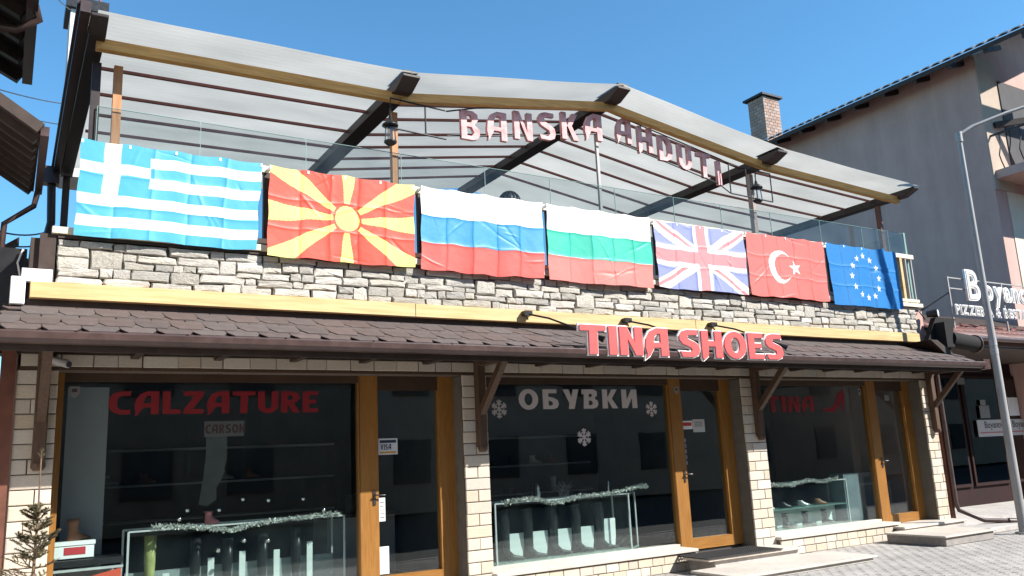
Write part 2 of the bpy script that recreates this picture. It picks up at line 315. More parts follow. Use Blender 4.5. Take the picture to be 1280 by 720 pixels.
# pavement bed and pavers
pv = MB().box(-60, 80, 5.6, 10.6, -.15, -.008).build('pavement', SAND, kind='structure')
pm = MB()
for j in range(int((9.72 - 5.72) / .104)):
    y = 5.72 + j * .104; x = 5.5 + (j % 2) * .1
    while x < 21.5:
        dz = U(-.0015, .0015); g = .004
        pm.add([(x + g, y + g, -.02), (x + .2 - g, y + g, -.02), (x + .2 - g, y + .1 - g, -.02), (x + g, y + .1 - g, -.02),
                (x + g + .004, y + g + .004, dz), (x + .196 - g, y + g + .004, dz), (x + .196 - g, y + .096 - g, dz), (x + g + .004, y + .096 - g, dz)],
               [(4, 5, 6, 7), (0, 1, 5, 4), (1, 2, 6, 5), (2, 3, 7, 6), (3, 0, 4, 7)]); x += .204
pm.build('paving_blocks', PAVE, pv, kind='stuff')
for (xa, xb, ya, yb) in ((-60, 5.48, 5.6, 9.6), (21.7, 80, 5.6, 9.6)):
    MB().box(xa, xb, ya, yb, -.008, -.001).build('paving_surface', PAVE, pv)
MB().box(-60, 80, 5.48, 5.6, -.15, .003).build('kerb', CONC, kind='structure')

# ================================================================== SHOP BUILDING
YF, YG, YP = 9.60, 9.92, 9.50
shop = thing('shop_building', 'two-level shop building with stone parapet, brown shingle awning and three glazed shopfronts', 'building', (0, YF, 0))
# masses: slab, side walls, back, floor, ceiling
MB().box(.12, 15.2, 9.72, 14.6, 2.98, 3.98).build('floor_slab', DARKW, shop)
MB().box(.0, .12, 9.8, 14.6, 0, 2.98).build('side_wall', RENDER, shop)
MB().box(15.2, 15.35, 9.8, 14.6, 0, 3.98).build('side_wall', RENDER, shop)
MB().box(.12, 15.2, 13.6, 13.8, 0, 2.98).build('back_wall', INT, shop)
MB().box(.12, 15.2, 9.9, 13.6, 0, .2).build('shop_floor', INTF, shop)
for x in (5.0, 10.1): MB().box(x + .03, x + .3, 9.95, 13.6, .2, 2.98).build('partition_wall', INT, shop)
# bricks
def brick_mesh(seed):
    random.seed(seed); b = MB(); j = lambda: U(-.015, .015)
    x0, x1, z0, z1 = -.5 + j(), .5 + j(), -.5 + j(), .5 + j()
    b.add([(x0, 0, z0), (x1, 0, z0), (x1, 0, z1), (x0, 0, z1), (x0, -.85, z0), (x1, -.85 + j(), z0), (x1, -.85, z1), (x0, -.85 + j(), z1),
           (x0 + .03, -1 + j(), z0 + .06), (x1 - .03, -1, z0 + .06), (x1 - .03, -1 + j(), z1 - .06), (x0 + .03, -1, z1 - .06)],
          [(8, 9, 10, 11), (4, 5, 9, 8), (5, 6, 10, 9), (6, 7, 11, 10), (7, 4, 8, 11), (0, 1, 5, 4), (1, 2, 6, 5), (2, 3, 7, 6), (3, 0, 4, 7)])
    me = b.mesh(); me.materials.append(BRICK); return me
BM = [brick_mesh(i) for i in range(4)]; random.seed(11)
def brick(x0, x1, z0, z1, y, parent, t=.03):
    g = .005
    inst('brick', random.choice(BM), ((x0 + x1) / 2, y, (z0 + z1) / 2), parent, ((x1 - x0) - 2 * g, t + U(-.003, .003), (z1 - z0) - 2 * g))
PX = [(.08, .45), (5.07, 5.43), (10.13, 10.58), (14.93, 15.28)]
for i, (a, b) in enumerate(PX):
    p = MB().box(a + .01, b - .01, YF + .022, YG + .1, 0, 2.95).build('brick_pillar', JOINT, shop)
    n = 19; h = 2.80 / n
    for k in range(n):
        z = k * h
        if i == 1: cuts = [a, b] if k % 2 else [a, a + .18, b]
        elif i == 0: cuts = [a, b] if k % 2 else [a, a + (.22 if k % 4 else .14), b]
        else: cuts = [a, a + (.15 if k % 2 else .30) + U(-.02, .02), b]
        for q in range(len(cuts) - 1): brick(cuts[q], cuts[q + 1], z, z + h, YF + .03, p)
    # reveal facing the opening on its left
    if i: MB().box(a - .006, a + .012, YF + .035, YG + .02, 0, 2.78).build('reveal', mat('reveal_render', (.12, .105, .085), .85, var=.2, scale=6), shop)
# lintel row
lt = MB().box(.08, 15.28, YF + .022, YG + .12, 2.80, 2.985).build('brick_lintel', JOINT, shop)
x = .1
while x < 15.1:
    wd = random.choice((.235, .30, .30, .36)); brick(x, min(x + wd, 15.26), 2.83, 2.965, YF + .03, lt); x += wd
MB().box(.08, 15.28, YF + .005, YF + .05, 2.80, 2.828).build('lintel_trim', BRKW, shop)
# plinths with brick rows and pale sills
for (a, b, pr) in ((.45, 3.75, 0), (5.43, 8.81, 0), (10.58, 13.6, 0)):
    pl = MB().box(a, b, YF - .06, YG + .1, 0, .245).build('window_plinth', JOINT, shop)
    for k, (z0, z1) in enumerate(((0.0, .115), (.115, .235))):
        x = a + (.0 if k else -.0)
        first = True
        while x < b - .02:
            wd = random.choice((.17, .22, .26, .28))
            if b - (x + wd) < .1: wd = b - x
            brick(x, x + wd, z0, z1, YF - .055, pl, .03); x += wd
    MB().box(a - .02 + (.02 if a < 1 else 0), b, YF - .115, YG - .03, .245, .29).build('window_sill', WSTONE, shop, bevel=.006)
# shop windows
def shop_window(x0, x1, z0=.29, z1=2.80):
    BF = mat('brown_frame', (.06, .032, .017), .5, scale=5, col2=(.042, .022, .012))  # dark brown carries the awning's shade in the frame colour
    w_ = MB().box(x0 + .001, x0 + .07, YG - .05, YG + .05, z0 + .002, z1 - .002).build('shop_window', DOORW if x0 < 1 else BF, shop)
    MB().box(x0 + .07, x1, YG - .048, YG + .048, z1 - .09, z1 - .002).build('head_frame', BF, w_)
    MB().box(x0 + .07, x1, YG - .052, YG + .048, z0 + .002, z0 + .035).build('bottom_frame', WSTONE if x0 > 1 else DOORH, w_)
    MB().box(x0 + .07, x1, YG - .004, YG + .004, z0 + .035, z1 - .09).build('glass_pane', GLASS, w_)
    return w_
wins = [shop_window(.45, 3.75), shop_window(5.43, 8.81), shop_window(10.58, 13.62)]
def shop_door(x0, x1, st=.25, sr=.23, bottom=.22):
    d_ = MB().box(x0, x0 + st, YG - .06, YG + .05, bottom, 2.798).build('shop_door', DOORW, shop)
    MB().box(x1 - sr, x1 - .006, YG - .058, YG + .05, bottom, 2.798).build('door_stile', DOORW, d_)
    MB().box(x0 + st, x1 - sr, YG - .056, YG + .048, bottom, bottom + .16).build('bottom_rail', DOORH, d_)
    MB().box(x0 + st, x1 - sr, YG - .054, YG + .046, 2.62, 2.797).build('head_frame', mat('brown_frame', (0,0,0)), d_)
    MB().box(x0 + st, x1 - sr, YG - .006, YG + .004, bottom + .16, 2.62).build('glass_pane', GLASS, d_)
    MB().box(x0 + .005, x0 + .012, YG - .064, YG - .06, bottom, 2.797).build('frame_joint', DARKW, d_)
    hx = x0 + st - .06
    hd = MB().box(hx - .018, hx + .018, YG - .072, YG - .06, 1.22, 1.40).build('handle_plate', BRASS, d_)
    MB().tube([(hx, YG - .07, 1.34), (hx, YG - .11, 1.34), (hx - .005, YG - .115, 1.34), (hx + .12, YG - .115, 1.335)], .009, 6).build('door_handle', BRASS, d_)
    return d_
doors = [shop_door(3.75, 5.07), shop_door(8.81, 10.13), shop_door(13.62, 14.93, .27, .22)]
# door landings and steps (each a part of the building)
MB().box(3.75, 5.07, YF - .02, YG - .05, .0, .215).build('door_landing', CONC, shop, bevel=.006)
MB().box(8.62, 10.35, 8.98, YG - .061, .0, .17).build('door_step', CONC, shop, bevel=.008)
MB().box(8.45, 10.35, 8.92, 9.45, .17, .205).build('step_tread', WSTONE, shop, bevel=.006)
MB().box(8.2, 10.9, 8.12, 8.92, .0, .055).build('door_step', CONC, shop, bevel=.006)
MB().box(8.15, 10.95, 8.08, 8.98, .055, .085).build('step_tread', WSTONE, shop, bevel=.006)
MB().box(13.45, 15.25, YF - .26, YG - .061, .0, .185).build('door_landing', CONC, shop, bevel=.006)
MB().box(13.42, 15.3, YF - .3, YG - .065, .185, .222).build('step_tread', WSTONE, shop, bevel=.006)
MB().box(12.98, 14.35, 8.30, 9.36, .0, .135).build('door_step', CONCD, shop, bevel=.01)
MB().box(12.93, 14.38, 8.26, 9.36, .135, .165).build('step_tread', WSTONE, shop, bevel=.006)
MB().box(14.5, 17.8, 8.75, 9.33, .0, .10).build('paved_threshold', CONC, shop, bevel=.012)
# stone parapet wall
par = MB().box(.36, 14.93, YP + .03, YP + .30, 3.66, 4.15).build('parapet_wall', MORT, shop)
def stone_mesh(seed):
    random.seed(seed); n = 10; o1 = []; 
    base = [(-.5, -.5), (-.18, -.5), (.2, -.5), (.5, -.5), (.5, 0), (.5, .5), (.15, .5), (-.2, .5), (-.5, .5), (-.5, 0)]
    for (x, z) in base: o1.append((x * U(.88, 1.02) + (U(-.05, .05) if abs(x) < .4 else 0), z * U(.74, 1.06)))
    vs = [(x, 0, z) for x, z in o1] + [(x, -.7 + U(-.1, .1), z) for x, z in o1] + [(x * .93, -1 + U(-.12, .12), z * .78) for x, z in o1] + [(U(-.2, .2), -1.08, U(-.1, .1))]
    fs = []
    for i in range(n):
        j = (i + 1) % n; fs += [(i, j, j + n, i + n), (i + n, j + n, j + 2 * n, i + 2 * n), (i + 2 * n, j + 2 * n, 3 * n)]
    b = MB().add(vs, fs); me = b.mesh(); me.materials.append(STONE); return me
SM = [stone_mesh(100 + i) for i in range(16)]; random.seed(23)
X0, X1, Z0, Z1 = .36, 14.93, 3.672, 4.148
def stone(x0, x1, z0, z1):
    inst('stone', random.choice(SM), ((x0 + x1) / 2, YP + .04, (z0 + z1) / 2), par, (x1 - x0 + .002, .05 + U(-.014, .016), z1 - z0 + .008), (0, U(-.02, .02), 0))
base = [0, .19, .40, .58, .81, 1.0]; cnt = 0
def zb(i, x):
    t = base[i] + (0 if i in (0, 5) else .035 * math.sin(x * 2.3 + i * 1.9) + .02 * math.sin(x * 6.1 + i)); return Z0 + (Z1 - Z0) * t
block = {r: [] for r in range(5)}; x = X0 + .3   # tall stones that span two courses
while x < X1 - .6:
    p = random.choice((0, 1, 2, 3)); wd = U(.16, .34)
    if all(x > b[1] + .02 for r in (p, p + 1) for b in block[r][-1:]):
        block[p].append((x, x + wd)); block[p + 1].append((x, x + wd)); stone(x, x + wd, zb(p, x), zb(p + 2, x)); cnt += 1
    x += U(.9, 2.0)
for r in range(5):
    segs = []; a = X0
    for (b0, b1) in block[r]: segs.append((a, b0)); a = b1
    segs.append((a, X1))
    for (a, b) in segs:
        x = a
        while x < b - .01:
            wd = random.choice((U(.10, .20), U(.2, .55), U(.28, .48)))
            if b - x - wd < .10: wd = b - x
            if wd > .6: wd /= 2
            jz0, jz1 = U(-.004, .006), U(-.006, .004); xm = x + wd / 2
            if cnt < 299: stone(x, x + wd, zb(r, xm) + jz0, zb(r + 1, xm) + jz1); cnt += 1
            x += wd
# beam under the parapet, dark gap, ledges
MB().box(.14, 14.86, YP - .075, YP + .14, 3.50, 3.668).build('fascia_beam', WOOD, shop, bevel=.006)
for xj in (4.35, 9.1): MB().box(xj, xj + .006, YP - .078, YP - .07, 3.503, 3.665).build('beam_joint', DARKW, shop)
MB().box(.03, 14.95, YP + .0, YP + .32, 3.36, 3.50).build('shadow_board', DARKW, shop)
MB().box(.36, 15.02, YP - .025, YP + .33, 4.152, 4.185).build('parapet_cap', DARKW, shop)
MB().box(.30, 15.16, YP - .05, YP + .05, 4.19, 4.265).build('parapet_ledge', CREAM, shop, bevel=.005)
MB().box(.06, .33, YP - .06, YP + .02, 3.67, 3.80).build('corner_block', WHITE, shop)
MB().box(-.03, .10, YP - .12, YP - .02, 3.42, 3.70).build('junction_box', WHITE, shop, bevel=.008)
MB().box(14.93, 15.2, YP + .03, 14.6, 3.5, 4.15).build('end_wall', RENDER, shop)
MB().box(.12, .35, YP + .05, 14.6, 3.4, 4.15).build('end_wall', DARKW, shop)
# awning roof
YE, ZE, YT, ZT = 8.47, 3.035, 9.53, 3.445
aw = MB().prism_x([(YE, ZE - .03), (YT, ZT - .03), (YT, ZT - .07), (YE, ZE - .07)], .05, 15.0).build('awning_roof', DARKW, shop)
def ypt(t): return YE + (YT - YE) * t, ZE + (ZT - ZE) * t
def shingle_mesh(seed):
    random.seed(seed)
    # hexagonal tab: x across, s up the slope; thin slab
    pts = [(-.5, .45), (-.34, -.02), (.34, -.02), (.5, .45), (.5, 1.2), (-.5, 1.2)]
    pts = [(x + U(-.015, .015), y + U(-.02, .02)) for x, y in pts]; n = 6
    b = MB(); b.add([(x, y, 0) for x, y in pts] + [(x, y, 1) for x, y in pts], [tuple(range(n - 1, -1, -1)), tuple(range(n, 2 * n))] + [(i, (i + 1) % n, (i + 1) % n + n, i + n) for i in range(n)])
    me = b.mesh(); me.materials.append(SHING); return me
SH = [shingle_mesh(300 + i) for i in range(4)]; random.seed(5)
sl_ang = math.atan2(ZT - ZE, YT - YE); sl_len = math.hypot(ZT - ZE, YT - YE); rows = 5; ex = sl_len / rows
for r_ in range(rows):
    x = -.25 + (r_ % 2) * .16
    while x < 15.05:
        t = r_ / rows; xl = .10 * 0 + (.0 if False else 0)
        left_lim = -.30 + .35 * t
        if x > left_lim:
            y, z = ypt(t)
            o = inst('shingle', random.choice(SH), (x, y, z - .012 + .006 * (r_ % 2)), aw, (.318, min(ex, 1) * (1.0 if r_ == rows - 1 else 1.25), .009 + U(0, .003)), (sl_ang - .010, U(-.006, .006), U(-.012, .012)))
            if r_ == rows - 1: o.scale[1] = ex * .82
        x += .327
# second shingle tone strip of left hip
MB().add([(-.32, YE, ZE - .012), (-.85, YE, ZE - .03), (-.85, YT + .2, ZE + .14), (.03, YT, ZT - .02)], [(0, 1, 2, 3)]).build('hip_end', SHING, shop)
# gutter, fascia, soffit
gp = [(YE - .115, ZE - .03), (YE - .125, ZE - .045), (YE - .12, ZE - .10), (YE - .09, ZE - .135), (YE - .05, ZE - .145), (YE - .02, ZE - .13), (YE - .005, ZE - .09), (YE - .005, ZE - .025), (YE - .02, ZE - .025), (YE - .02, ZE - .085), (YE - .05, ZE - .125), (YE - .085, ZE - .115), (YE - .105, ZE - .09), (YE - .105, ZE - .03)]
gt = MB().prism_x(gp, -.9, 15.02).build('eave_gutter', GUT, shop)
for k in range(16): MB().box(.5 + k * .95, .52 + k * .95, YE - .128, YE + .0, ZE - .03, ZE - .02).build('gutter_clip', GUT, gt)
MB().box(-.9, 15.05, YE + .0, YE + .025, ZE - .20, ZE - .035).build('fascia_board', DARKW, shop)
MB().box(-.9, 15.0, YE + .03, 9.66, 2.985, 3.0).build('soffit', DARKW, shop)
for k in range(18):
    x = .3 + k * .85; MB().bar((x, YE + .04, 2.95), (x, 9.66, 2.95), .08, .06).build('soffit_joist', DARKW, shop)
MB().prism_y([(14.35, 3.46), (14.55, 3.46), (15.28, 3.07), (15.28, 3.0), (15.1, 3.0)], 8.9, 9.5).build('awning_verge', DARKW, shop)
MB().box(15.0, 15.2, YE - .1, YE + .1, ZE - .16, ZE + .02).build('gutter_end', GUT, shop)
# pillar brackets (knee braces)
for i, (a, b) in enumerate(PX):
    xb = (a + b) / 2 + .05
    br = MB().box(xb - .06, xb + .06, YF - .11, YF, 1.86, 2.99).build('wall_bracket', BRKW, shop, bevel=.01)
    MB().add([], [])
    MB().bar((xb, YF - .08, 2.30), (xb, YE + .42, 2.93), .085, .085, (1, 0, 0)).build('brace', BRKW, br)
    MB().lathe(xb, YF - .07, [(.0, 1.80), (.045, 1.80), (.065, 1.83), (.065, 1.87)], 8).build('bracket_foot', BRKW, br)
    MB().bar((xb, YE + .3, 2.94), (xb, YF, 2.94), .09, .075).build('bracket_arm', BRKW, br)
# rain pipe at the right pillar
MB().tube([(15.42, YF - .05, 2.9), (15.42, YF - .05, .5), (15.45, YF - .07, .36), (15.75, YF - .35, .16), (16.15, YF - .62, .13)], .042, 10).build('downpipe', GUT, shop)
MB().tube([(16.1, YF - .6, .13), (16.32, YF - .72, .11)], .058, 10).build('pipe_shoe', GUT, shop)
MB().bar((15.38, YF + .02, 0.2), (15.38, YF + .02, 2.98), .07, .07).build('corner_post', REDW, shop)
MB().box(-.06, .07, YF - .03, YF + .04, 0, 2.98).build('corner_board', REDW, shop)
MB().box(-1.6, -.08, YF + .2, YF + .3, 0, 2.98).build('side_panel', DARKW, shop)
MB().box(.20, .345, YP - .005, YP + .3, 3.62, 4.19).build('corner_trim', DARKW, shop)

# ================================================================== INTERIORS
MB().box(.60, 1.02, 10.62, 10.66, .2, 2.72).build('display_panel', INTW, shop, label='pale grey panel behind the left shop window')  # plain pale upright panel inside the glass
for (a, b) in ((1.3, 4.6), (5.8, 9.7), (10.9, 14.5)):
    for z in (1.05, 1.55, 2.05):
        MB().box(a, b, 13.2, 13.58, z, z + .03).build('wall_shelf', INTW, shop)

def shoe_mb(cx, cy, z, L=.26, yaw=0.0, boot=0.0):
    """shoe made of lofted outlines; boot = shaft height"""
    b = MB(); n = 10; rings = []
    def ring(px, pz, rx, ry, tilt=0): return [(px + rx * math.cos(6.28318 * k / n), ry * math.sin(6.28318 * k / n), pz) for k in range(n)]
    secs = [(0, .0, L * .5, .045), (0, .018, L * .5, .046), (-.01, .035, L * .46, .044), (-L * .16, .06, L * .30, .04), (-L * .24, .085, L * .22, .036)]
    if boot: secs += [(-L * .26, .14, L * .19, .038), (-L * .26, .14 + (boot - .14) * .5, L * .24, .052), (-L * .26, boot, L * .25, .055), (-L * .26, boot - .005, L * .22, .048)]
    else: secs += [(-L * .25, .10, L * .19, .032), (-L * .24, .085, L * .15, .026)]
    vs = []; fs = []
    for (px, pz, rx, ry) in secs: vs += ring(px, pz, rx, ry)
    for i in range(len(secs) - 1):
        for k in range(n): a = i * n + k; c = i * n + (k + 1) % n; fs.append((a, c, c + n, a + n))
    fs.append(tuple(range(n - 1, -1, -1))); fs.append(tuple(range((len(secs) - 1) * n, len(secs) * n)))
    ca, sa = math.cos(yaw), math.sin(yaw)
    b.add([(cx + x * ca - y * sa, cy + x * sa + y * ca, z + zz) for x, y, zz in vs], fs, True); return b
def display_case(x0, x1, y0, y1, z0, z1, label, zs=None):
    t = thing('display_case', label, 'display case', (x0, y0, z0), 'glass display cases in the shop windows')
    r_ = .011
    for (x, y) in ((x0, y0), (x1, y0), (x1, y1), (x0, y1)): MB().bar((x, y, z0 + .02), (x, y, z1), r_ * 2, r_ * 2).build('edge_strip', ALU, t)
    for z in (z1,):
        MB().bar((x0, y0, z), (x1, y0, z), .018, .018).build('top_strip', ALU, t); MB().bar((x0, y1, z), (x1, y1, z), .018, .018).build('top_strip', ALU, t)
    MB().box(x0, x1, y0, y1, z0, z0 + .025).build('case_base', EDGE, t)
    MB().box(x0 + .012, x1 - .012, y0 - .003, y0 + .003, z0 + .03, z1 - .012).build('front_glass', CGLASS, t)
    MB().box(x0 + .012, x1 - .012, y0 + .01, y1 - .01, z1 - .008, z1).build('top_glass', CGLASS, t)
    if zs: MB().box(x0 + .012, x1 - .012, y0 + .012, y1 - .012, zs, zs + .012).build('glass_shelf', EDGE, t)
    return t
def tinsel(pts, label, n=900, rad=.045):
    b = MB(); pts = [Vector(p) for p in pts]
    for _ in range(n):
        u = rnd() * (len(pts) - 1); i = int(u); p = pts[i].lerp(pts[i + 1], u - i)
        dv = Vector((U(-1, 1), U(-1, 1), U(-1, 1))).normalized(); l = rad * U(.4, 1.1); s_ = dv.cross(Vector((U(-1, 1), 1, U(-1, 1)))).normalized() * .0035
        e = p + dv * l; b.add([p - s_, p + s_, e + s_, e - s_], [(0, 1, 2, 3)])
    b.tube(pts, .008, 5)
    o = b.build('tinsel_garland', TINS); tag(o, label, 'garland', 'tinsel garlands on the display cases'); return o
# ---- window 1
c1 = display_case(1.22, 3.62, 10.05, 10.5, .3, 1.12, 'large glass display case with dark boots behind the left shop window')
MB().box(1.24, 3.60, 10.40, 10.44, .33, .66).build('back_card', mat('case_card_grey', (.30, .33, .34), .7, var=.1, scale=6), c1)
tinsel([(1.45, 10.04, 1.16), (1.75, 10.03, 1.14), (2.05, 10.02, 1.10), (2.3, 10.03, 1.05), (2.5, 10.03, 1.10), (2.9, 10.02, 1.13), (3.3, 10.02, 1.14), (3.55, 10.02, 1.15)], 'silver tinsel garland draped along the large left display case', 1500)
for k, (x, h_, c_) in enumerate(((1.52, .72, 'lime'), (2.0, .66, 'b'), (2.35, .62, 'b'), (2.75, .64, 'b'), (3.15, .68, 'b'))):
    m_ = mat('olive_boot', (.42, .42, .16), .5, var=.25, scale=9) if c_ == 'lime' else SHOEB
    o = shoe_mb(x, 10.25, .33, .27, -.9, h_).build('boot', m_)
    tag(o, ['tall pale olive boot at the left end of the large case', 'tall black boot just right of the olive boot in the large case', 'shorter black boot in the middle of the large left case', 'black boot second from the right in the large left case', 'tall black boot at the right end of the large left case'][k], 'boot', 'boots in the left shop window')
    MB().box(x + .10, x + .17, 10.33, 10.345, .33, .33 + [.30, .42, .46, .44, .5][k]).build('boot_insert', CARD, c1)
# shoe and box at the left
t = thing('shoe_box', 'white shoe box with dark red label at the left window edge', 'box', (.6, 10.2, .92))
MB().box(.50, .90, 10.1, 10.35, .90, 1.03).build('box_body', CARD, t); MB().box(.49, .91, 10.09, 10.36, 1.03, 1.07).build('box_lid', CARD, t)
MB().box(.62, .82, 10.096, 10.099, .935, 1.01).build('box_label', REDP, t)
tag(shoe_mb(.76, 10.22, 1.072, .27, .5, .22).build('ankle_boot', SHOET), 'brown tan ankle boot standing on the white shoe box', 'boot')
t = thing('low_display_table', 'low dark display table with metal edge under the shoe box', 'table', (.5, 10.0, .3))
MB().box(.49, 1.17, 10.0, 10.5, .82, .885).build('table_top', SHOEB, t); MB().box(.485, 1.175, 9.99, 10.0, .775, .80).build('metal_edge', ALU, t)
for x in (.50, 1.14): MB().box(x, x + .025, 10.0, 10.02, .3, .775).build('leg', ALU, t)
MB().box(.52, 1.12, 10.3, 10.32, .3, .77).build('modesty_panel', INTW, t)
o = MB().hexa([(.80, 9.99, .55), (1.16, 9.99, .58), (1.16, 10.0, .58), (.80, 10.0, .55), (.78, 9.95, .70), (1.15, 9.95, .775), (1.15, 9.96, .775), (.78, 9.96, .70)]).build('sale_card', mat('coral_card', (.62, .10, .06), .5, var=.05, scale=4))
tag(o, 'small coral red card leaning on the low table by the left case', 'card')
# silver balls added for shiny dots taken as glass-holder knobs
BL = ['silver bauble above the left part of the tinsel, next to the hanging poster', 'silver bauble just above the pink shoe on the case', 'highest silver bauble, left of the pair right of the poster', 'silver bauble of the high pair, the right-hand one', 'lowest silver bauble, hanging in front of the case glass',
      'silver bauble before the case glass in its middle', 'silver bauble before the case glass, right of the middle one', 'silver bauble farthest left, just above the tinsel', 'silver bauble above the right part of the tinsel', 'silver bauble farthest right, near the door frame']
for k, (px, pz) in enumerate(((1.80, 1.31), (2.14, 1.29), (2.40, 1.39), (2.69, 1.36), (2.14, .85), (2.42, .93), (2.69, .91), (1.72, 1.22), (3.1, 1.35), (3.35, 1.2))):
    b = MB().lathe(px, 10.0, [(.001, pz - .026), (.014, pz - .022), (.024, pz - .01), (.026, pz), (.024, pz + .01), (.014, pz + .022), (.001, pz + .027)], 12)
    b.tube([(px, 10.0, pz + .025), (px, 10.0, 2.7)], .0003, 3)
    tag(b.build('silver_bauble', CHROME), BL[k], 'bauble', 'silver baubles hung in the left shop window')
t = thing('hanging_poster', 'tall pale torn-edged poster hanging in the middle of the left window', 'poster', (2.1, 10.9, 2.2))
MB().prism_y([(2.17, 2.27), (2.42, 2.27), (2.42, 1.85), (2.36, 1.6), (2.30, 1.52), (2.31, 1.38), (2.20, 1.30), (2.10, 1.33), (2.14, 1.6), (2.17, 1.9)], 10.95, 10.96).build('poster_sheet', mat('grey_poster', (.13, .135, .145), .7, var=.2, scale=5), t)
MB().box(2.14, 2.62, 10.93, 10.94, 2.14, 2.33).build('name_card', mat('grey_card', (.22, .20, .20), .7, var=.1, scale=5), t)
x = 2.15
for ch in 'CARSON'.replace('S', 'S'):
    wd, me = glyph(ch, .11, .85, .001); place_mesh('letter', me, mat('grey_red_ink', (.13, .045, .05), .6), (x, 10.925, 2.18), t); x += wd + .012
tag(shoe_mb(2.12, 10.25, 1.13, .2, -.8, .13).build('toy_figure', mat('pink_satin', (.55, .20, .22), .4, var=.1, scale=5)), 'small pink satin shoe on top of the large left display case', 'shoe')
for k, x in enumerate((1.35, 1.85, 2.95, 3.35)):
    tag(shoe_mb(x, 13.38, 1.60 + .0, .26, -.6, .12).build('shoe', SHOET if k % 2 else mat('silver_shoe', (.4, .4, .42), .3, metal=.4)), ['silver shoe left end of the back shelf in the left shop', 'tan shoe second on the back shelf in the left shop', 'silver shoe third on the back shelf in the left shop', 'tan shoe right end of the back shelf in the left shop'][k], 'shoe', 'shoes on the back shelf of the left shop')
# ---- window 2
c2 = display_case(5.72, 8.0, 10.02, 10.42, .30, 1.11, 'glass display case with mannequin feet behind the middle shop window')
MB().box(8.30, 8.322, 10.25, 10.27, .3, 1.11).build('edge_strip', ALU, c2)
MB().bar((8.0, 10.02, 1.11), (8.31, 10.26, 1.11), .018, .018).build('top_strip', ALU, c2)
MB().bar((8.0, 10.02, .33), (8.31, 10.26, .33), .018, .018).build('base_strip', EDGE, c2)
tinsel([(5.85, 10.0, 1.12), (6.1, 9.98, 1.14), (6.35, 9.98, 1.14), (6.6, 9.97, 1.07), (6.8, 9.98, 1.08), (7.05, 9.98, 1.12), (7.4, 9.98, 1.13), (7.8, 9.98, 1.15), (8.2, 9.98, 1.21), (8.35, 10.0, 1.20)], 'silver tinsel garland sagging across the middle display case', 1800, .05)
for k, (x, lean) in enumerate(((5.98, 1), (6.36, 0), (6.78, 1), (7.18, 0), (7.6, 1))):
    b = MB(); b.tube([(x - .04, 10.22, 1.0), (x - .01, 10.22, .80), (x, 10.22, .62), (x + .02, 10.22, .45), (x + .10, 10.20, .37), (x + .26, 10.17, .352)], [.085, .075, .06, .045, .045, .022], 10)
    tag(b.build('mannequin_foot', SHOEB), 'black boot-clad mannequin foot in the middle case, ' + ['at its left end', 'second from the left', 'in the centre', 'second from the right', 'at its right end'][k], 'mannequin foot', 'mannequin feet in the middle display case')
for k, x in enumerate((5.5, 6.17, 6.57, 6.98, 7.38, 7.78)):
    b = MB(); hw = .135 if k else .07; tz = .68 if k < 5 else .76
    pts = [(x - hw, tz), (x + hw, tz), (x + hw * .95, .5), (x + hw * .75, .37), (x - hw * .75, .37), (x - hw * .95, .5)]
    b.prism_y(pts, 10.26, 10.29); b.build('liner_card', CARD, c2)
k = 0
for (xa, n_, where) in ((6.0, 8, 'middle'), (11.3, 7, 'right')):
    for r_, z in enumerate((1.08, 1.58)):
        for q in range(n_):
            x = xa + q * .42 + U(-.05, .05); m_ = random.choice((SHOET, SHOEB, CARD, mat('wine_leather', (.16, .03, .035), .4, var=.2, scale=9)))
            o = shoe_mb(x, 13.36, z, .25, U(-1.2, -.4), random.choice((0, 0, .16, .26))).build('shelf_shoe', m_)
            tag(o, '%s dimly seen shoe from the left on the %s back shelf of the %s shop' % (['first', 'second', 'third', 'fourth', 'fifth', 'sixth', 'seventh', 'eighth'][q], ['lower', 'upper'][r_], where), 'shoe', 'shoes on the back shelves of the %s shop' % where)
t = thing('penguin_figure', 'tiny black and white figurine standing on the middle display case', 'figurine', (6.48, 10.15, 1.12))
MB().lathe(6.48, 10.15, [(.001, 1.12), (.035, 1.12), (.045, 1.17), (.035, 1.24), (.03, 1.27), (.035, 1.30), (.02, 1.34), (.001, 1.35)], 12).build('body', SHOEB, t)
MB().lathe(6.49, 10.125, [(.001, 1.14), (.02, 1.15), (.03, 1.19), (.018, 1.25), (.02, 1.28), (.001, 1.32)], 10).build('belly', CARD, t)
b = MB()
for k in range(14):
    a = Vector((6.85 + k * .012, 10.15, 1.13)); b.tube([a, a + Vector((U(-.1, .1), U(-.04, .04), U(.06, .2))), a + Vector((U(-.15, .2), U(-.06, .06), U(.1, .22)))], .004, 4)
tag(b.build('dried_twigs', mat('grey_twig', (.25, .24, .22), .8, var=.2, scale=9)), 'small bunch of grey twigs on the middle display case', 'twigs')
tag(MB().lathe(7.75, 10.15, [(.001, 1.115), (.02, 1.115), (.014, 1.17), (.02, 1.22), (.006, 1.30), (.001, 1.31)], 10).build('silver_ornament', CHROME), 'thin silver ornament at the right end of the middle case', 'ornament')
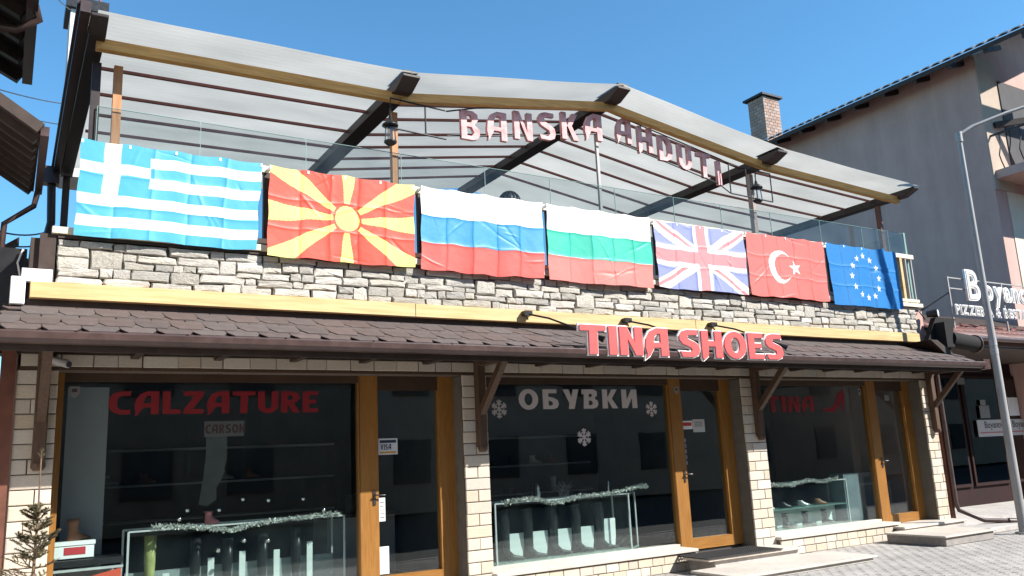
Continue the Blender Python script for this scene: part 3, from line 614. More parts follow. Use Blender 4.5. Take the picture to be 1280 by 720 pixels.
# ---- window 3
c3 = display_case(10.75, 12.95, 10.02, 10.42, .30, 1.06, 'glass display case with low white block behind the right shop window', .64)
MB().box(10.77, 12.93, 10.3, 10.33, .33, .62).build('white_block', CARD, c3)
MB().box(13.0, 13.45, 10.1, 10.4, .3, 1.15).build('side_cabinet', mat('blue_grey_glass', (.16, .20, .22), .3, var=.2, scale=4), c3)
tinsel([(10.78, 10.0, 1.08), (11.1, 9.98, 1.06), (11.5, 9.98, 1.04), (11.9, 9.98, 1.10), (12.3, 9.98, 1.05), (12.7, 9.98, 1.10)], 'silver tinsel garland along the right-hand display case', 1300, .05)
for k, x in enumerate((11.1, 11.55, 12.0, 12.45)):
    tag(shoe_mb(x, 10.2, .655, .26, -.4).build('shoe', [CARD, SHOEB, mat('silver_shoe', (.4, .4, .42), .3, metal=.4), SHOET][k]), ['white low shoe', 'black low shoe', 'silver low shoe', 'brown low shoe'][k] + ' on the glass shelf of the right display case', 'shoe', 'shoes in the right display case')
for k, x in enumerate((11.0, 11.5, 12.0, 12.5)):
    tag(shoe_mb(x, 10.12, .33, .24, -.8, .24).build('boot', SHOEB), 'short dark boot at the bottom of the right case, ' + ['leftmost', 'second from left', 'third from left', 'rightmost'][k], 'boot', 'boots at the bottom of the right display case')
t = thing('display_rack', 'small chrome display rack behind the right door glass', 'rack', (14.0, 10.6, .2))
for x in (14.05, 14.55, 15.0): MB().bar((x, 10.6, .2), (x, 10.6, .9), .03, .03).build('upright', ALU, t)
MB().bar((14.0, 10.6, .9), (15.05, 10.6, .9), .03, .03).build('top_rail', ALU, t)
MB().box(13.9, 15.1, 10.9, 10.93, .2, 1.1).build('rack_panel', INTW, t)
t = thing('shop_counter', 'dim sales counter with a box on it behind the left shop door', 'counter', (4.0, 11.5, .2))
MB().box(3.9, 4.9, 11.5, 12.1, .2, 1.0).build('counter_body', INTW, t); MB().box(3.85, 4.95, 11.45, 12.15, 1.0, 1.04).build('counter_top', SHOEB, t)
MB().box(4.2, 4.7, 11.6, 11.9, 1.04, 1.3).build('till', SHOEB, t)

# ================================================================== WINDOW LETTERING, STICKERS
def sign_word(word, x0, x1, z0, h, y, m_, label, name='window_lettering', rise=0.0, ext=.0012, cat='lettering', gap=.10):
    t = thing(name, label, cat, (x0, y, z0))
    nat = sum(G[c][0] for c in word if c != ' ') + gap * (len(word) - 1) + .25 * word.count(' '); wsc = (x1 - x0) / (nat * h); x = x0
    for c in word:
        if c == ' ': x += .25 * h * wsc; continue
        wd, me = glyph(c, h, wsc, ext); place_mesh('letter', me, m_, (x, y, z0), t); x += wd + gap * h * wsc
    return t
YS = YG - .008
sign_word('CALZATURE', .95, 3.26, 2.36, .25, YS, LDRED, 'dark red CALZATURE lettering stuck on the left shop window')
sign_word('ОБУВКИ', 6.11, 8.22, 2.36, .28, YS, LGREY, 'pale grey ОБУВКИ lettering stuck on the middle shop window', gap=.2)
sign_word('TINA', 11.02, 12.22, 2.26, .27, YS, LDRED, 'dark red TINA lettering stuck on the right shop window', gap=.12)
hs = curve_mesh([[(0, .10), (.10, .06), (.30, .13), (.44, .33), (.50, .36), (.60, .42), (.62, .30), (.56, .0), (.53, .0), (.53, .20), (.46, .12), (.30, .0), (.0, .02)]], .001)
o = place_mesh('shoe_silhouette', hs, LDRED, (12.45, YS, 2.24), thing('high_heel_decal', 'dark red high heel silhouette beside the TINA window lettering', 'decal', (12.45, YS, 2.24)))
def snowflake(cx, cz, R, label):
    b = MB(); 
    for k in range(6):
        a = math.radians(90 + 60 * k); u = Vector((math.cos(a), 0, math.sin(a))); v = Vector((-math.sin(a), 0, math.cos(a))); c = Vector((cx, YS, cz))
        def q(s0, s1, w0, w1, off=0, yy=0):
            p = c + u * s0 + v * off; p2 = c + u * s1 + v * off; yv = Vector((0, yy - k * .00012, 0)); b.add([p - v * w0 + yv, p + v * w0 + yv, p2 + v * w1 + yv, p2 - v * w1 + yv], [(0, 1, 2, 3)])
        q(0, R, R * .08, R * .08); q(R * .86, R * 1.04, R * .16, R * .02, 0, -.0008)
        for s_ in (1, -1):
            for r0, L_ in ((.42, .26), (.66, .30)):
                p = c + u * R * r0; e = p + (u * .75 + v * s_) * R * L_; w_ = (u * 1 - v * s_ * .75).normalized() * R * .075; yv = Vector((0, -.0016 - r0 * .0005 - k * .0001 - s_ * .00003, 0))
                b.add([p - w_ + yv, p + w_ + yv, e + w_ + yv, e - w_ + yv], [(0, 1, 2, 3)])
    tag(b.build('snowflake_decal', LGREY), label, 'decal', 'snowflake decals on the middle window')
snowflake(5.79, 2.37, .125, 'grey snowflake decal left of the ОБУВКИ lettering')
snowflake(8.49, 2.34, .115, 'grey snowflake decal right of the ОБУВКИ lettering')
snowflake(7.19, 1.95, .125, 'grey snowflake decal below the ОБУВКИ lettering')
t = thing('card_payment_sticker', 'white VISA sticker on the left shop door glass', 'sticker', (4.12, YS, 1.9))
MB().box(4.02, 4.28, YG - .013, YG - .01, 1.82, 2.02).build('sticker_sheet', mat('sticker_white', (.55, .57, .60), .5, var=.05, scale=4), t)
MB().box(4.04, 4.26, YG - .0145, YG - .0135, 1.965, 2.0).build('blue_band', mat('navy_ink', (.02, .025, .06), .5), t)
MB().box(4.04, 4.26, YG - .0145, YG - .0135, 1.835, 1.86).build('gold_band', mat('gold_ink', (.45, .26, .05), .5), t)
x = 4.05
for ch in 'VISA': wd, me = glyph(ch, .07, .68, .0005); place_mesh('letter', me, mat('navy_ink', (.02, .025, .06), .5), (x, YG - .0145, 1.88), t); x += wd + .008
t = thing('door_notice', 'red and white notice pair on the middle door glass', 'notice', (9.2, YS, 2.0))
MB().box(9.08, 9.30, YG - .013, YG - .010, 2.02, 2.15).build('red_notice', CARD, t); MB().box(9.10, 9.28, YG - .0145, YG - .0135, 2.07, 2.125).build('red_band', REDP, t)
MB().box(9.31, 9.56, YG - .013, YG - .010, 1.97, 2.17).build('white_notice', mat('paper_grey', (.50, .50, .49), .7, var=.05, scale=4), t)
for k in range(3): MB().box(9.345, 9.52, YG - .0145, YG - .0135, 2.12 - k * .03, 2.13 - k * .03).build('text_line', INT, t)
t = thing('hours_sticker', 'narrow column of small grey opening-hours stickers on the middle door', 'sticker', (9.1, YS, 1.6))
for k in range(5): MB().box(9.085, 9.135, YG - .013, YG - .010, 1.48 + k * .085, 1.54 + k * .085).build('sticker_square', mat('paper_blue_grey', (.20, .23, .28), .6), t)
t = thing('paper_slip', 'white paper slip taped at the left door glass edge', 'notice', (4.06, YS, 1.2))
MB().box(4.02, 4.10, YG - .013, YG - .010, 1.02, 1.30).build('slip', CARD, t); MB().box(4.02, 4.14, YG - .013, YG - .010, .40, .72).build('slip', CARD, t)
for k in range(5): MB().box(4.03, 4.085, YG - .0145, YG - .0135, 1.06 + k * .045, 1.07 + k * .045).build('text_line', INT, t)
for k, (x, z, lab) in enumerate(((.62, 2.60, 'left window'), (8.98, 2.62, 'middle door'), (13.50, 2.60, 'right window'))):
    t = thing('shield_sticker', 'small pale shield-shaped alarm sticker at the top of the ' + lab, 'sticker', (x, YS, z), 'alarm company stickers')
    yy = YG - .014 if k != 1 else YG - .064
    MB().prism_y([(x - .05, z + .06), (x + .05, z + .06), (x + .05, z - .01), (x, z - .07), (x - .05, z - .01)], yy, yy + .002).build('shield', mat('dim_sticker', (.22, .21, .21), .6, var=.1, scale=9), t)
    MB().box(x - .025, x + .025, yy - .0015, yy - .0005, z, z + .035).build('emblem', INT, t)
t = thing('small_sticker', 'small pale square sticker at the top of the right door', 'sticker', (14.3, YS, 2.5)); MB().box(14.22, 14.36, YG - .013, YG - .01, 2.44, 2.54).build('sticker_sheet', mat('dim_sticker', (.22, .21, .21), .6), t)
# rubber mat
t = thing('door_mat', 'black rubber grid mat on the step of the middle door', 'mat', (9.2, 9.1, .206))
b = MB(); b.box(8.42, 9.92, 8.90, 8.93, .207, .222).box(8.42, 9.92, 9.50, 9.53, .207, .222).box(8.42, 8.45, 8.93, 9.50, .207, .222).box(9.89, 9.92, 8.93, 9.50, .207, .222).build('mat_rim', RUB, t)
b = MB()
for k in range(30): b.box(8.45 + k * .048, 8.462 + k * .048, 8.93, 9.50, .2075, .221)
for k in range(13): b.box(8.45, 9.89, 8.96 + k * .042, 8.972 + k * .042, .2078, .2205)
b.build('mat_grid', RUB, t, kind='stuff')
# security camera
t = thing('security_camera', 'small white security camera under the awning at the left pillar', 'camera', (.42, 9.5, 2.8))
MB().tube([(.40, 9.62, 2.93), (.42, 9.52, 2.90)], .03, 8).build('mount', mat('camera_white', (.45, .44, .42), .5), t)
MB().tube([(.36, 9.56, 2.90), (.52, 9.38, 2.83)], .04, 10).build('camera_body', mat('camera_white', (.45, .44, .42), .5), t)
MB().tube([(.52, 9.38, 2.83), (.53, 9.37, 2.826)], .03, 10).build('lens', IRON, t)

# ================================================================== TINA SHOES SIGN
t = thing('tina_shoes_sign', 'red TINA SHOES lettering with white outline standing above the gutter', 'sign', (6.05, 8.38, 2.9))
word = 'TINA SHOES'; h_ = .37; Z_ = 2.93; gap = .085
nat = sum(G[c][0] for c in word if c != ' ') + gap * (len(word) - 1) + .3; wsc = 3.70 / (nat * h_); x = 6.07
for c in word:
    if c == ' ': x += .3 * h_ * wsc; continue
    wd, me = glyph(c, h_, wsc, .016, .016); place_mesh('letter_outline', me, LWH, (x, 8.35, Z_), t)
    wd, me = glyph(c, h_, wsc, .008); o = place_mesh('letter', me, LRED, (x, 8.325, Z_), t)
    x += wd + gap * h_ * wsc
MB().bar((6.1, 8.375, 3.0), (9.75, 8.375, 3.0), .02, .02).build('back_rail', IRON, t)
MB().bar((6.1, 8.375, 3.22), (9.75, 8.375, 3.22), .02, .02).build('back_rail', IRON, t)
for x in (6.3, 7.6, 8.6, 9.6): MB().bar((x, 8.39, 3.0), (x, 8.55, 3.06), .02, .02).build('standoff', IRON, t)
for k, (x, z) in enumerate(((5.99, 3.60), (7.71, 3.58), (9.42, 3.59))):
    t = thing('sign_spotlight', ['dark arm spotlight on the beam left of the TINA lettering', 'dark arm spotlight on the beam above the A of TINA', 'dark arm spotlight on the beam above the OE of SHOES'][k], 'spotlight', (x, YP - .08, z), 'arm spotlights on the beam')
    MB().box(x - .07, x + .05, YP - .17, YP - .08, z - .02, z + .045).build('mounting_box', IRON, t)
    MB().tube([(x, YP - .15, z), (x + .12, YP - .45, z - .10), (x + .5, 8.48, z - .42)], .014, 6).build('arm', IRON, t)
    MB().tube([(x - .03, YP - .13, z), (x - .05, YP - .2, z - .08)], .012, 6).build('stay', IRON, t)
    MB().tube([(x + .46, 8.52, z - .40), (x + .54, 8.44, z - .46)], [.02, .045], 8).build('lamp_head', IRON, t)

# ================================================================== RAILING
rl = thing('terrace_railing', 'terrace railing of glass panels and pale wooden rails above the stone wall', 'railing', (.4, YP, 4.2))
MB().box(.56, 15.18, YP + .02, YP + .10, 5.17, 5.26).build('top_rail', CREAM, rl, bevel=.006)
MB().box(.56, 15.18, YP + .02, YP + .08, 4.30, 4.36).build('lower_rail', CREAM, rl, bevel=.005)
for k, x in enumerate((.56, 2.47, 4.47, 6.50, 8.52, 10.58, 12.62, 14.72)):
    MB().box(x, x + .07, YP + .025, YP + .095, 4.26, 5.17).build('rail_post', WOOD if k in (0, 7) else DARKW, rl)
for k, x in enumerate((14.90, 15.08)): MB().box(x, x + .03, YP + .03, YP + .07, 4.26, 5.17).build('rail_post', STEEL, rl)
gx = [.66, 1.75, 3.0, 4.28, 5.55, 6.65, 7.85, 9.05, 10.1, 11.3, 12.6, 13.8, 14.6, 15.12]
for i in range(len(gx) - 1):
    pn = MB().box(gx[i] + .008, gx[i + 1] - .008, YP + .125, YP + .135, 4.3, 5.72).build('glass_panel', RGLASS, rl)
    MB().box(gx[i] + .002, gx[i] + .008, YP + .124, YP + .136, 4.3, 5.722).build('panel_edge', EDGE, pn)
    MB().box(gx[i] + .008, gx[i + 1] - .008, YP + .124, YP + .136, 5.721, 5.726).build('panel_edge', EDGE, pn)
# side railing (right, going back)
MB().box(15.12, 15.13, YP + .14, 13.5, 4.3, 5.72).build('glass_panel', RGLASS, rl)
MB().box(15.11, 15.16, YP + .12, YP + .16, 4.2, 5.74).build('panel_edge', EDGE, rl)

# ================================================================== PERGOLA
pg = thing('terrace_pergola', 'terrace pergola with translucent gabled sheet roof, dark rafters and pine front beam', 'pergola', (7.7, YP, 4.0))
RX = [.60, 4.2, 7.72, 11.12, 14.85]; RZ = [6.555, 6.615, 7.155, 6.675, 6.515]; YR0, YR1 = 9.03, 14.3
def zr(x):
    for i in range(4):
        if x <= RX[i + 1] or i == 3: return RZ[i] + (RZ[i + 1] - RZ[i]) * (x - RX[i]) / (RX[i + 1] - RX[i])
def ribsheet(i):
    xa, xb = RX[i], RX[i + 1]; 
    if i == 0: xa -= .02
    if i == 3: xb += .14
    n = 14; vs = []; fs = []; ys = np.arange(YR0, YR1, .022)
    for y in ys:
        k = int(round((y - YR0) / .022)); dz = (.0, .0015, .0022, .0015)[k % 4]
        for j in range(n + 1):
            x = xa + (xb - xa) * j / n; sag = .012 * math.sin(math.pi * j / n) + .006 * math.sin(y * 2.1 + j * .7 + i)
            vs.append((x, y, zr(x) + dz - sag * .7))
    m_ = n + 1
    for a in range(len(ys) - 1):
        for j in range(n): fs.append((a * m_ + j, a * m_ + j + 1, (a + 1) * m_ + j + 1, (a + 1) * m_ + j))
    MB().add(vs, fs, True).build('roof_sheet', SHEET, pg)
for i in range(4): ribsheet(i)
for i, x in enumerate(RX):
    MB().prism_x([(YR0 + .01, RZ[i] - .028), (YR1, RZ[i] - .028), (YR1, RZ[i] - .165), (YR0 + .26, RZ[i] - .165), (YR0 + .01, RZ[i] - .065)], x - (.085 if i in (0, 4) else .12), x + (.085 if i in (0, 4) else .12)).build('rafter', RAFT, pg, bevel=.006)
    if 0 < i < 4: MB().box(x - .10, x + .10, YR0 + .03, YR0 + .5, RZ[i] + .012, RZ[i] + .03).build('rafter_cap', RAFT, pg)
for i in range(4):
    a = Vector((RX[i] + .002, YP - .04, RZ[i] - .188)); b_ = Vector((RX[i + 1] - .002, YP - .04, RZ[i + 1] - .188))
    MB().bar(a, b_, .10, .125).build('front_beam', WOOD2, pg, bevel=.006)
PYS = [[10.33, 11.1, 11.8, 12.45, 13.15], [9.95, 10.5, 11.13, 11.7, 12.25, 12.8, 13.4], [9.95, 10.55, 11.15, 11.75, 12.4, 13.1], [10.0, 10.6, 11.2, 11.85, 12.6, 13.3]]
for i in range(4):
    for y in PYS[i]: MB().bar((RX[i] + .122, y, RZ[i] - .055), (RX[i + 1] - .122, y, RZ[i + 1] - .055), .034, .036).build('purlin', PURL, pg)
for (x, m_, r_) in ((.64, RAFT, .045), (.86, POSTW, .045), (4.22, POSTW, .042), (7.61, STEEL, .022), (10.97, mat('post_grey_brown', (.32, .24, .21), .6, var=.15, scale=8, stretch=(4, 4, .5)), .042), (14.52, REDW, .04)):
    MB().box(x - r_, x + r_, YP + .16, YP + .16 + 2 * r_, 4.0, zr(x) - .30).build('post', m_, pg)
for x in (.6, 4.12, 7.7, 11.03, 14.7): MB().box(x - .05, x + .05, 14.1, 14.2, 3.98, zr(x) - .2).build('post', RAFT, pg)
# boarding at the back of the terrace: each board a part
x = .5
while x < 14.8:
    MB().box(x, x + .19, 14.34, 14.36, 3.98, 5.55).build('back_board', BRKW, pg); x += .2
MB().box(.35, 15.0, 9.9, 14.4, 3.985, 4.0).build('terrace_floor', DARKW, shop)
# left gutter of the pergola with rain pipe
MB().bar((.46, YR0 - .03, 6.55), (.46, 14.1, 6.42), .10, .13).build('side_gutter', GUT, pg)
MB().bar((.395, YR0 - .01, 6.605), (.395, 14.1, 6.475), .03, .05).build('gutter_lip', GUT, pg)
MB().box(.25, .5, 14.0, 14.2, 6.18, 6.45).build('rain_outlet', GUT, pg)
MB().tube([(.40, 14.12, 6.2), (.43, 14.2, 5.6), (.36, 14.2, 5.2), (.34, 14.2, 4.0)], .06, 8).build('downpipe', RAFT, pg)
# ---- BANSKA sign letters following the gable
def cap_glyph(ch, x, y, z, h, wsc, t):
    wd, me = glyph(ch, h, wsc, .03, -.012)
    place_mesh('letter', me, PINK, (x, y, z), t)
    wd, loops = G[ch]; k = h * wsc
    x0 = 0; wd_ = wd * k
    return wd_
def rods(t, pts):
    MB().tube(pts, .011, 6).build('support_rod', IRON, t)
t = thing('banska_sign', 'weathered pink BANSKA letters hung below the rising left half of the gable', 'sign', (5.05, 9.35, 6.0), 'pink letters under the gable')
h_ = .45; x = 5.14; n_ = 0; gap_ = .075
for c in 'BANSKA':
    z = 6.06 + (x - 5.14) * .165; wd = cap_glyph(c, x, 9.545, z - .02, h_, 1.0, t); x += wd + gap_ + .02
rods(t, [(4.937, 9.54, 6.413), (5.395, 9.54, 6.546), (7.533, 9.54, 6.973)]); rods(t, [(5.141, 9.54, 6.077), (7.533, 9.54, 6.525)]); rods(t, [(4.937, 9.54, 6.057), (5.141, 9.54, 6.108)])
t = thing('ahduti_sign', 'weathered pink AHDUTI letters hung below the falling right half of the gable', 'sign', (7.75, 9.35, 6.4), 'pink letters under the gable')
x = 7.88
for c in 'AHDUTI':
    z = 6.46 - (x - 7.88) * .20; wd = cap_glyph(c, x, 9.545, z - .02, h_, .92, t); x += wd + gap_ + .03
rods(t, [(7.584, 9.54, 6.973), (7.889, 9.54, 6.912), (10.129, 9.54, 6.505)]); rods(t, [(7.635, 9.54, 6.505), (10.027, 9.54, 6.057), (10.282, 9.54, 5.925)]); rods(t, [(10.129, 9.54, 6.505), (10.333, 9.54, 6.444)])
# ---- lanterns
def lantern(x, z, label, mir=1):
    t = thing('wall_lantern', label, 'lantern', (x, 9.45, z), 'black lanterns on the pergola posts')
    MB().lathe(x, 9.42, [(.001, z + .16), (.02, z + .15), (.03, z + .10), (.10, z + .04), (.11, z + .02), (.05, z + .015)], 10).build('lamp_cap', IRON, t)
    MB().lathe(x, 9.42, [(.055, z + .015), (.07, z - .20)], 10).build('lamp_glass', CGLASS, t)
    for k in range(4): a = 1.57 * k + .78; MB().tube([(x + .06 * math.cos(a), 9.42 + .06 * math.sin(a), z + .015), (x + .075 * math.cos(a), 9.42 + .075 * math.sin(a), z - .20)], .007, 4).build('cage_bar', IRON, t)
    MB().lathe(x, 9.42, [(.001, z - .24), (.05, z - .24), (.085, z - .21), (.085, z - .19), (.001, z - .19)], 10).build('lamp_base', IRON, t)
    MB().tube([(x, 9.42, z + .14), (x, 9.42, z + .26), (x + .05, 9.45, z + .30)], .012, 6).build('hanger', IRON, t)
lantern(4.05, 5.98, 'black caged lantern on the orange pergola post beside the letter B'); lantern(10.80, 6.02, 'black caged lantern on the grey pergola post right of the pink letters')
def frame(x0, x1, z0, z1, label, extra):
    t = thing('sign_bracket', label, 'bracket', (x0, 9.42, z0), 'black rod brackets holding the pink letters')
    MB().tube([(x0, 9.40, z0), (x0, 9.40, z1), (x1, 9.40, z1 - .03)], .012, 6).build('upper_rod', IRON, t); MB().tube([(x0, 9.40, z0), (x1, 9.40, z0 - .03)], .012, 6).build('lower_rod', IRON, t)
    for p in extra: MB().tube(p, .012, 6).build('strut', IRON, t)
frame(4.05, 4.85, 5.97, 6.38, 'black rod bracket left of the letter B', [[(4.55, 9.40, 5.98), (4.55, 9.40, 6.36)]])
frame(10.15, 11.15, 5.86, 6.37, 'black rod bracket right of the last pink letter', [[(10.55, 9.40, 5.86), (10.55, 9.40, 6.35)], [(11.15, 9.40, 5.84), (11.15, 9.40, 6.33)]])
# ribbed patio lamp
t = thing('ribbed_patio_lamp', 'black ribbed dome peeping over the top of the white, blue and red flag', 'lamp', (6.6, 10.4, 4.0))
for k in range(16):
    a = k * math.pi / 8; pts = [(6.42 + .17 * math.sin(q) * math.cos(a), 10.4 + .17 * math.sin(q) * math.sin(a), 5.52 + .19 * math.cos(q)) for q in np.linspace(.05, 2.4, 9)]
    MB().tube(pts, .014, 5).build('rib', IRON, t)
MB().lathe(6.42, 10.4, [(.001, 5.69), (.08, 5.67), (.14, 5.6), (.15, 5.52), (.12, 5.42)], 14).build('inner_shade', mat('smoke_shade', (.22, .22, .23), .4, var=.1, scale=5), t)
MB().tube([(6.42, 10.4, 4.0), (6.42, 10.4, 5.5)], .03, 8).build('stand', IRON, t)

# ================================================================== FLAGS
def star(X, Z, cx, cz, R, rot=0.0):
    dx = X - cx; dz = Z - cz; a = np.arctan2(dx, dz) - rot; r_ = np.hypot(dx, dz); s5 = 2 * np.pi / 5
    a = np.abs((a + s5 / 2) % s5 - s5 / 2); k = .382; ax, az = R * k * math.sin(s5 / 2), R * k * math.cos(s5 / 2)
    px, pz = r_ * np.sin(a), r_ * np.cos(a)
    return ((ax) * (pz - R) - (az - R) * px) < 0  # inside when below the edge from tip to inner vertex
# print functions: u 0..1 left to right, v 0..1 top to bottom, w/h aspect
def fl_greece(u, v, A):
    c = np.zeros(u.shape + (3,)); B = (.085, .40, .56); W = (.82, .82, .80); st = (v * 9).astype(int) % 2 == 0
    c[:] = W; c[st] = B; X = u * A * 9
    can = (u < .365) & (v < 5 / 9); cr = can & ((np.abs(u - .165) < .042) | (np.abs(v * 9 - 2.5) < .5)); c[can] = B; c[cr] = W; return c
def fl_mac(u, v, A):
    R = (.66, .10, .065); Y = (.86, .73, .22); c = np.zeros(u.shape + (3,)); c[:] = R; cx, cz = .52, .50
    X = (u - cx) * A; Z = (v - cz); H = .5; Wd = A / 2; out = np.zeros(u.shape, bool)
    for (tx, tz, hw, base) in ((-1, 0, .10, 0), (1, 0, .10, 0), (0, -1, .07, 0), (0, 1, .07, 0), (-1, -1, .11, 1), (1, -1, .11, 1), (-1, 1, .11, 1), (1, 1, .11, 1)):
        ex, ez = tx * (Wd + (.0 if not base else -.08)), tz * H; L = math.hypot(ex, ez); ux, uz = ex / L, ez / L
        s_ = X * ux + Z * uz; q = np.abs(-X * uz + Z * ux); out |= (s_ > 0.16) & (q < .008 + hw * (s_ / L))
    disc = X * X + Z * Z < .142 ** 2; ring = (X * X + Z * Z < .168 ** 2)
    c[out] = Y; c[ring & ~disc] = R; c[disc] = Y; return c
def tri(c1, c2, c3):
    def f_(u, v, A): c = np.zeros(u.shape + (3,)); c[:] = c1; c[v > .345] = c2; c[v > .675] = c3; return c
    return f_
def fl_uk(u, v, A):
    Bc = (.28, .31, .56); W = (.80, .78, .80); R = (.68, .26, .27); c = np.zeros(u.shape + (3,)); c[:] = Bc; X = (u - .5) * A; Z = v - .5; k = 1 / A
    for s_ in (1, -1):
        dd = (Z - s_ * X * k) / math.hypot(1, k); c[np.abs(dd) < .10] = W
    for s_ in (1, -1):
        dd = (Z - s_ * X * k) / math.hypot(1, k); sg = np.sign(X) * s_
        c[(dd * np.sign(X) * 1 > .0) & (np.abs(dd) < .052)] = R
    c[(np.abs(X) < .155) | (np.abs(Z) < .155)] = W; c[(np.abs(X) < .092) | (np.abs(Z) < .092)] = R; return c
def fl_turk(u, v, A):
    c = np.zeros(u.shape + (3,)); c[:] = (.68, .17, .15); X = u * A; Z = 1 - v; W = (.84, .82, .80)
    a = np.hypot(X - .72, Z - .50) < .27; b = np.hypot(X - .79, Z - .50) < .215; c[a & ~b] = W; c[star(X, Z, 1.05, .5, .135, -math.pi / 2 + .15)] = W; return c
def fl_eu(u, v, A):
    c = np.zeros(u.shape + (3,)); c[:] = (.03, .20, .50); X = u * A; Z = 1 - v
    for k in range(12): a = k * math.pi / 6; c[star(X, Z, A * .5 + .35 * math.cos(a), .5 + .35 * math.sin(a), .062)] = (.84, .82, .66)
    return c
def flag(name, x0, x1, z0, z1, fn, label, seed, tilt=0.0, sagt=.02, cant=(0, 0)):
    rs = np.random.RandomState(seed); nu, nv = 300, 170; A = (x1 - x0) / (z1 - z0)
    u, v = np.meshgrid(np.linspace(0, 1, nu + 1), np.linspace(0, 1, nv + 1)); L = x1 - x0
    X = x0 + u * L + cant[0] * v * (1 - u) + cant[1] * v * u; Z = z1 + (z0 - z1) * v
    # scalloped top between fixings, hanging bottom
    nf = 4; Z = Z - sagt * np.abs(np.sin(np.pi * u * nf)) ** 1.2 * (1 - v * .5) - .007 * np.sin(u * 9 + seed) * v - .004 * np.sin(u * 23 + seed * 2) * v
    X = X + .008 * np.sin(v * 7 + seed) * u + .006 * np.sin(v * 15 + seed * 3)
    Y = -.012 + 0 * u
    for q in range(9):   # soft hanging folds
        ph, fr, am = rs.rand() * 6.28, rs.uniform(4, 26), rs.uniform(.0015, .005); sl_ = rs.uniform(-2, 2)
        Y = Y - am * np.sin(u * fr + v * sl_ + ph) * (.35 + .65 * v)
    for q in range(14):  # local creases
        cu, cv, an, wd_, ln, am = rs.rand(), rs.rand(), rs.uniform(-1.3, 1.3), rs.uniform(.010, .022), rs.uniform(.08, .3), rs.uniform(-.007, .007)
        s_ = (u - cu) * A * math.cos(an) + (v - cv) * math.sin(an); q_ = -(u - cu) * A * math.sin(an) + (v - cv) * math.cos(an)
        Y = Y + am * np.exp(-(q_ / wd_) ** 2) * np.exp(-(s_ / ln) ** 2)
    for k in range(1, 5):  # packing folds
        c_ = k / 5 + rs.uniform(-.015, .015); s1 = 1 if k % 2 else -1; Y = Y + s1 * .010 * np.exp(-np.abs(u - c_) * L / .018) + s1 * .004 * np.exp(-np.abs(u - c_) * L / .08)
    for c_ in (.34, .67): Y = Y - .006 * np.exp(-np.abs(v - c_ - .01 * np.sin(u * 8)) * (z1 - z0) / .016)
    Y = Y - .03 * (v ** 1.5) * (.6 + .4 * np.sin(u * 5 + seed))
    if name == 'eu_flag': Y = Y - .09 * np.exp(-((u - .80 - .1 * (v - .5)) / .035) ** 2); 
    colr = fn(np.clip(u, 0, .9999), np.clip(v, 0, .9999), A)
    V = np.stack([X - x0, Y, Z - z1], -1).reshape(-1, 3)
    idx = np.arange((nu + 1) * (nv + 1)).reshape(nv + 1, nu + 1)
    F = np.stack([idx[:-1, :-1], idx[1:, :-1], idx[1:, 1:], idx[:-1, 1:]], -1).reshape(-1, 4)
    me = bpy.data.meshes.new(name); me.vertices.add(len(V)); me.vertices.foreach_set('co', V.ravel()); me.loops.add(F.size); me.loops.foreach_set('vertex_index', F.ravel())
    me.polygons.add(len(F)); me.polygons.foreach_set('loop_start', np.arange(0, F.size, 4)); me.polygons.foreach_set('use_smooth', np.ones(len(F), bool)); me.update(calc_edges=True)
    at = me.color_attributes.new('print', 'FLOAT_COLOR', 'POINT'); c4 = np.ones((len(V), 4)); c4[:, :3] = colr.reshape(-1, 3); at.data.foreach_set('color', c4.ravel())
    me.materials.append(CLOTH)
    t = thing(name, label, 'flag', (x0, YP - .075, z1), 'flags hung in a row on the terrace railing')
    o = bpy.data.objects.new('flag_cloth', me); COL.objects.link(o); o.parent = t
    WL[t.name] = Vector((x0, YP - .075, z1))
    for k in range(5): xx = x0 + L * k / 4; MB().box(min(max(xx - .012, x0), x1 - .02), min(max(xx - .012, x0), x1 - .02) + .022, YP - .09, YP + .02, z1 - .05, z1 - .012).build('flag_tie', WHITE, t)
    return t
KF = (YP - .08) / 9.65
def fx(v): return v * KF
def fz(v): return EYE + (v - EYE) * KF
flag('greek_flag', fx(.53), fx(2.475), fz(4.24), fz(5.335), fl_greece, 'blue and white striped Greek flag with cross at the left end', 1, cant=(-.02, -.06))
flag('macedonian_flag', fx(2.565), fx(4.475), fz(4.19), fz(5.325), fl_mac, 'red flag with yellow sun rays hung second from the left', 2, cant=(-.03, -.03))
flag('russian_flag', fx(4.575), fx(6.51), fz(4.18), fz(5.33), tri((.84, .84, .84), (.06, .31, .56), (.66, .12, .10)), 'white, blue and red striped flag right of the yellow sun flag', 3, cant=(-.03, -.05))
flag('bulgarian_flag', fx(6.58), fx(8.53), fz(4.18), fz(5.325), tri((.84, .84, .84), (.05, .50, .36), (.67, .22, .19)), 'white, green and red striped flag in the middle of the row', 4, cant=(-.03, -.03))
flag('british_flag', fx(8.60), fx(10.60), fz(4.21), fz(5.305), fl_uk, 'faded Union Jack flag between the green striped and the crescent flag', 5, cant=(.02, -.02))
flag('turkish_flag', fx(10.65), fx(12.645), fz(4.21), fz(5.32), fl_turk, 'red flag with white crescent and star, second from the right', 6, cant=(-.01, -.02))
flag('eu_flag', fx(12.72), fx(14.80), fz(4.17), fz(5.325), fl_eu, 'blue flag with a ring of pale stars at the right end', 7, cant=(.04, .0))
